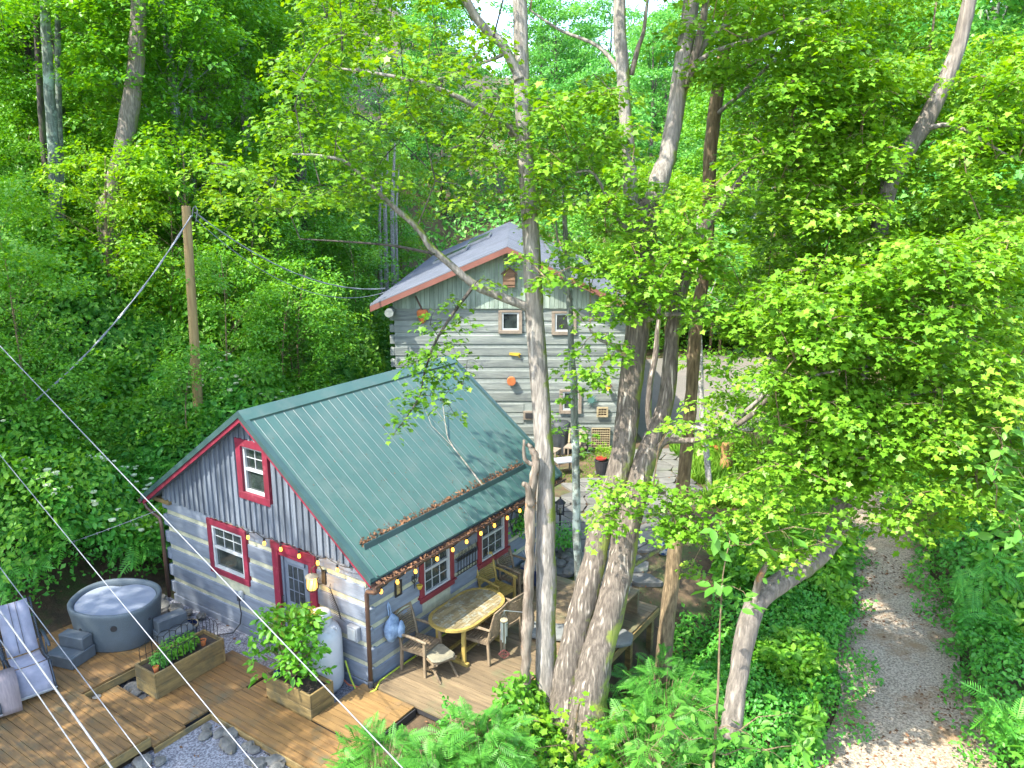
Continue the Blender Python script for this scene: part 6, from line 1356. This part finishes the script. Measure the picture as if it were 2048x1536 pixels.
SHORT = {'forest trees beyond the log house': 'tree beyond the log house', 'forest trees on the left hillside': 'tall hillside tree', 'forest trees right of the parking area': 'tall roadside wood tree', 'young trees left of the log house': 'young tree left of the house', 'saplings on the left hillside': 'bushy hillside sapling', 'young trees right of the driveway': 'young tree right of the driveway', 'young trees behind the parking area': 'young tree behind the parking', 'small trees between patio and driveway': 'small tree beside the driveway'}
bins = {}
for o, x, y in PL:
    if o['group'] in SHORT and y > 3:
        p = 1024+F_PX*x/(y*math.cos(PITCH)-(T(x, y)+4-CAMH)*math.sin(PITCH)); k = min(MARKS, key=lambda m_: abs(m_[0]-p)); bins.setdefault((o['group'], k[1]), []).append((math.hypot(x, y), o))
for (g_, mk), lst in bins.items():
    lst.sort(key=lambda q: q[0])
    for i, (d_, o) in enumerate(lst): o['label'] = SHORT[g_]+', '+(ORD[min(i, 22)] if len(lst) > 1 else 'only one')+' in line with '+mk
# ================================================================== undergrowth (uncountable)
def lump(x, y): return .12+1.5*vnoise(x*.6+3, y*.6)**1.4+.5*vnoise(x*1.9, y*1.9+5)**1.3
def cover(nm, lab, xr, yr, cond, n, size, m, hs_=1.0, kind='leaf', seed=1, up=.7, far=True, tilt=.5, clus=0, zf=.35):
    r = np.random.default_rng(seed); x = r.uniform(*xr, n*9); y = r.uniform(*yr, n*9); d = np.hypot(x, y); k = cond(x, y) & (r.random(n*9) < np.clip((12/d)**1.4, 0, 1) if far else cond(x, y)); x, y, d = x[k][:n], y[k][:n], d[k][:n]
    if clus: 
        cx = x.copy(); cy = y.copy(); x = np.round(x/clus)*clus+(x-np.round(x/clus)*clus)*.8+.1*np.sin(y*7); y = np.round(y/clus)*clus+(cy-np.round(y/clus)*clus)*.8
    h = lump(x, y)*hs_; z = terrain(x, y)+h*(zf+(1-zf)*r.random(len(x))**.6)
    e = .25; gx = (lump(x+e, y)-lump(x-e, y))*hs_/(2*e); gy = (lump(x, y+e)-lump(x, y-e))*hs_/(2*e)
    P = np.stack([x, y, z], 1); N = np.stack([-gx*.6, -gy*.6-.15, np.full(len(x), up)], 1)+r.normal(size=P.shape)*tilt; D = r.normal(size=P.shape)+[0, -.3, -.2]
    Sz = size*(.6+.8*r.random(len(x)))*np.clip((d/13)**.75, .8, 3)
    o = leafobj(nm, P, N, D, Sz, m, kind); return props(o, lab, 'undergrowth', kind='stuff')
UV = lambda x, y: (-CA*(x-OX)+SA*(y-OY), SA*(x-OX)+CA*(y-OY))
def c_hill(x, y): u, v = UV(x, y); return (((u > 5.75+.5*vnoise(y, x)) & (v > -2.6)) | (u > 6.6)) & (np.abs(x) < y*.75+2.5) & ~((x > -4.3) & (y > 20)) & (x < -3.3)
cover('hillside_undergrowth', 'dense leafy undergrowth covering the steep left hillside', (-32, -3), (7, 42), c_hill, 150000, .088, LF['under'], 1.0, seed=3)
def c_hill2(x, y): return c_hill(x, y) & (vnoise(x*.5+7, y*.5+3) > .5)
cover('hillside_shrubs', 'taller lighter shrub tops standing out of the hillside undergrowth', (-30, -3), (10, 40), c_hill2, 70000, .10, LF['forest'], 1.75, seed=4, zf=.5)
def c_fern(x, y): return c_hill(x, y) & (vnoise(x*.7+31, y*.7+12) > .58) & (y < 30)
cover('hillside_ferns', 'feathery fern fronds among the hillside undergrowth', (-26, -3), (9, 30), c_fern, 5200, .30, LF['under'], 1.15, 'pinnate', seed=14, zf=.7, tilt=.35)
cover('hillside_broad_leaves', 'large broad pale leaves scattered through the hillside undergrowth', (-26, -3), (9, 32), lambda x, y: c_hill(x, y) & (vnoise(x*.9+3, y*.9+40) > .62), 9000, .17, LF['forest'], 1.25, 'oval', seed=15, zf=.7)
def c_hyd(x, y): u, v = UV(x, y); return c_hill(x, y) & (y < 21) & (u < 10.5) & (v > -1.5)
cover('flowering_hydrangeas', 'round-leaved hydrangea thicket behind the hot tub', (-16, -4), (11, 21), c_hyd, 26000, .12, LF['under'], 1.35, 'oval', seed=5, far=False, zf=.6)
def flowers():
    r = np.random.default_rng(9); x = r.uniform(-16, -4, 16000); y = r.uniform(11, 21, 16000); k = c_hyd(x, y) & (vnoise(x*1.1+20, y*1.1) > .5); x, y = x[k][:420], y[k][:200]; b = MB()
    for i in range(min(200, len(x))):
        z = T(x[i], y[i])+float(lump(x[i], y[i]))*1.35+.05; s_ = .045+.03*r.random(); b.lathe([(.01, s_*.5), (s_, s_*.25), (s_*.9, -s_*.2), (.02, -s_*.3)], (x[i], y[i], z), 7)
    props(b.build('white_flower_heads', LF['flower']), 'white flower heads scattered over the hydrangea thicket', 'flowers', kind='stuff')
flowers()
def c_bank(x, y): u, v = UV(x, y); l = np.interp(y, DR_Y, DR_L); return (x < l-.1+.5*(vnoise(x*2, y*2)-.3)) & (((-u > 2.95) & (v > -3)) | ((-u > 2.15) & (v < 2.3) & (v > -.2)) | ((-u > 1.1) & (v < -.2))) & ~((y > 14) & (x < 3.9+.3*(y-14))) & (y < 23) & (np.abs(x) < y*.75)
cover('bank_undergrowth', 'leafy plants covering the bank between the deck and the driveway', (-1, 11), (6.5, 23), c_bank, 60000, .085, LF['under'], .5, seed=6, zf=.2)
cover('bank_laurels', 'darker long-leaved laurels on the bank below the deck', (-1, 9), (10, 19), lambda x, y: c_bank(x, y) & (vnoise(x*.8, y*.8+9) > .45), 12000, .13, LF['forest'], .75, 'oval', seed=7, far=False, zf=.5)
def c_right(x, y): r_ = np.interp(y, DR_Y, DR_R); return (x > r_-.1-.6*(vnoise(x*2+5, y*2)-.4)) & ((y < 25) | (x > 14.2) | (y > 37.8)) & (np.abs(x) < y*.75+1.5) & (y < 46)
cover('roadside_undergrowth', 'leafy undergrowth on the bank right of the driveway', (5, 36), (7, 46), c_right, 110000, .09, LF['under'], 1.15, seed=8)
cover('driveway_weeds', 'sparse weeds creeping over the edges of the gravel driveway', (3, 12), (7, 24), lambda x, y: (np.minimum(np.abs(x-np.interp(y, DR_Y, DR_L)), np.abs(x-np.interp(y, DR_Y, DR_R))) < .95*vnoise(x*2, y*2)+.0), 10000, .075, LF['under'], .3, seed=12, far=False, zf=.1)
def litter(nm, lab, xr, yr, cond, n, size, z=.03):
    r = np.random.default_rng(n); x = r.uniform(*xr, n*6); y = r.uniform(*yr, n*6); k = cond(x, y) & (r.random(n*6) < vnoise(x*1.5, y*1.5)**2*1.6); x, y = x[k][:n], y[k][:n]
    P = np.stack([x, y, terrain(x, y)+z+.02*r.random(len(x))], 1); N = r.normal(size=P.shape)*.35+[0, 0, 1]; o = leafobj(nm, P, N, r.normal(size=P.shape), size*(.5+r.random(len(x))), M['litter'], 'oval'); props(o, lab, 'leaf litter', kind='stuff')
litter('driveway_leaf_litter', 'brown fallen leaves strewn along the gravel driveway', (3, 12), (7, 27), lambda x, y: (x > np.interp(y, DR_Y, DR_L)-.6) & (x < np.interp(y, DR_Y, DR_R)+.6), 5000, .06, .09)
litter('yard_leaf_litter', 'brown fallen leaves scattered on the ground by the log house and deck', (-9, 9), (8, 24), lambda x, y: x > -9, 5000, .05, .03)
cover('roadside_ferns', 'feathery fern fronds on the bank right of the driveway', (5, 24), (7, 26), lambda x, y: c_right(x, y) & (vnoise(x*.8+11, y*.8+2) > .5), 4200, .30, LF['under'], 1.3, 'pinnate', seed=16, zf=.7, tilt=.4)
cover('roadside_broad_leaves', 'large broad leaves among the growth right of the driveway', (5, 26), (7, 30), lambda x, y: c_right(x, y) & (vnoise(x*.7+1, y*.7+22) > .5), 8000, .17, LF['forest'], 1.35, 'oval', seed=17, zf=.65)
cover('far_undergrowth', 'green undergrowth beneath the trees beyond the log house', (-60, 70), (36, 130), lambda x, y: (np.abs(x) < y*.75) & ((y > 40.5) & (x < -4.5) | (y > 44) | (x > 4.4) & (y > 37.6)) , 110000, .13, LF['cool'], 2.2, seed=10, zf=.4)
def grass(nm, lab, xr, yr, cond, n, size, m=LF['grass']):
    r = np.random.default_rng(n); x = r.uniform(*xr, n*3); y = r.uniform(*yr, n*3); k = cond(x, y); x, y = x[k][:n], y[k][:n]; P = np.stack([x, y, terrain(x, y)-.02], 1)
    D = r.normal(size=P.shape)*.45+[0, 0, 1]; N = r.normal(size=P.shape); N[:, 2] *= .2; o = leafobj(nm, P, N, D, size*(.5+r.random(len(x))), m, 'blade'); props(o, lab, 'grass', kind='stuff')
grass('patio_grass', 'tall grass and lilies by the birch at the patio edge', (4.6, 8.5), (18.2, 23), lambda x, y: (x > 5.0+.2*np.sin(y*3)) & (x < np.interp(y, DR_Y, DR_L)-.2), 9000, .42)
grass('ground_moss', 'patchy low moss and weeds by the foot of the log house', (-1, 4), (20, 23), lambda x, y: vnoise(x*2, y*2) > .45, 6000, .08, LF['yel'])
grass('gravel_weeds', 'small weeds growing through the gravel beside the cabin', (-8, 0), (7, 15), lambda x, y: (vnoise(x*3, y*3) > .74) & clear_np(x, y), 900, .09) if False else None
# compound-leaved shrubs along the bottom
def sumac(lab, px_, Y, r, h, n, size, seed, m=LF['sumac'], grp=None):
    p = at_y(px_[0], px_[1], Y); z0 = T(p.x, p.y)-.1; t = thing('sumac_shrub', lab, 'shrub', (p.x, p.y, z0), 0, grp); q = np.random.default_rng(seed)
    hh = p.z-z0; a = q.random(n)*6.283; rd = r*np.sqrt(q.random(n)); P = np.stack([np.cos(a)*rd, np.sin(a)*rd, hh-.25*h+h*(q.random(n)-.5)*.8-.4*rd*rd/r], 1)
    P[:, 2] += .22*h*np.sin(P[:, 0]*7+seed)*np.cos(P[:, 1]*6); D = np.stack([np.cos(a), np.sin(a), .1+0*a], 1)+q.normal(size=(n, 3))*.7; N = q.normal(size=(n, 3))*.5+[0, -.1, 1]
    leafobj('foliage', P, N, D, size*(.7+.5*q.random(n)), m, 'pinnate', t); b = MB()
    for i in range(0, n, 4): b.tube([(0, 0, 0), tuple(P[i]*[.5, .5, .7]), tuple(P[i])], [.014, .009, .004], 4, caps=False)
    b.build('stems', BK['brown'], t)
sumac('feathery green shrub rising at the bottom centre in front of the deck corner', (760, 1500), 8.6, .62, .7, 283, 0.27, 1)
sumac('feathery green shrub leaning over the orange landing', (960, 1455), 9.2, .62, .6, 283, 0.25, 2)
sumac('feathery shrub at the foot of the grey maple and dead snag', (880, 1530), 8.4, .6, .6, 259, 0.27, 3)
sumac('feathery shrub below the twin-trunked maple', (1330, 1350), 10.6, .7, .6, 259, 0.27, 4)
sumac('feathery shrub at the lower right of the twin trunks in shade', (1290, 1450), 9.6, .7, .6, 259, 0.25, 5)
b0 = at_y(1150, 1460, 9.9)
Tb = Tree('maple_seedling', 'small bright maple seedling at the foot of the twin trunks', 'seedling', (b0.x, b0.y, bz(b0.x, b0.y)))
Tb.limb([(1150, 1520, 9.9, 8), (1150, 1460, 9.9, 6), (1160, 1400, 9.9, 3)], BK['brown'], 'trunk', 6, seed=111)
for x, y, r in [(1060, 1440, .22), (1110, 1430, .24), (1160, 1400, .16), (1210, 1450, .24), (1120, 1490, .28), (1190, 1500, .26), (1060, 1500, .24), (1250, 1420, .14)]: Tb.spray(at_y(x, y, 9.8), r)
Tb.finish(200, .085, LF['yel'], BK['brown'])
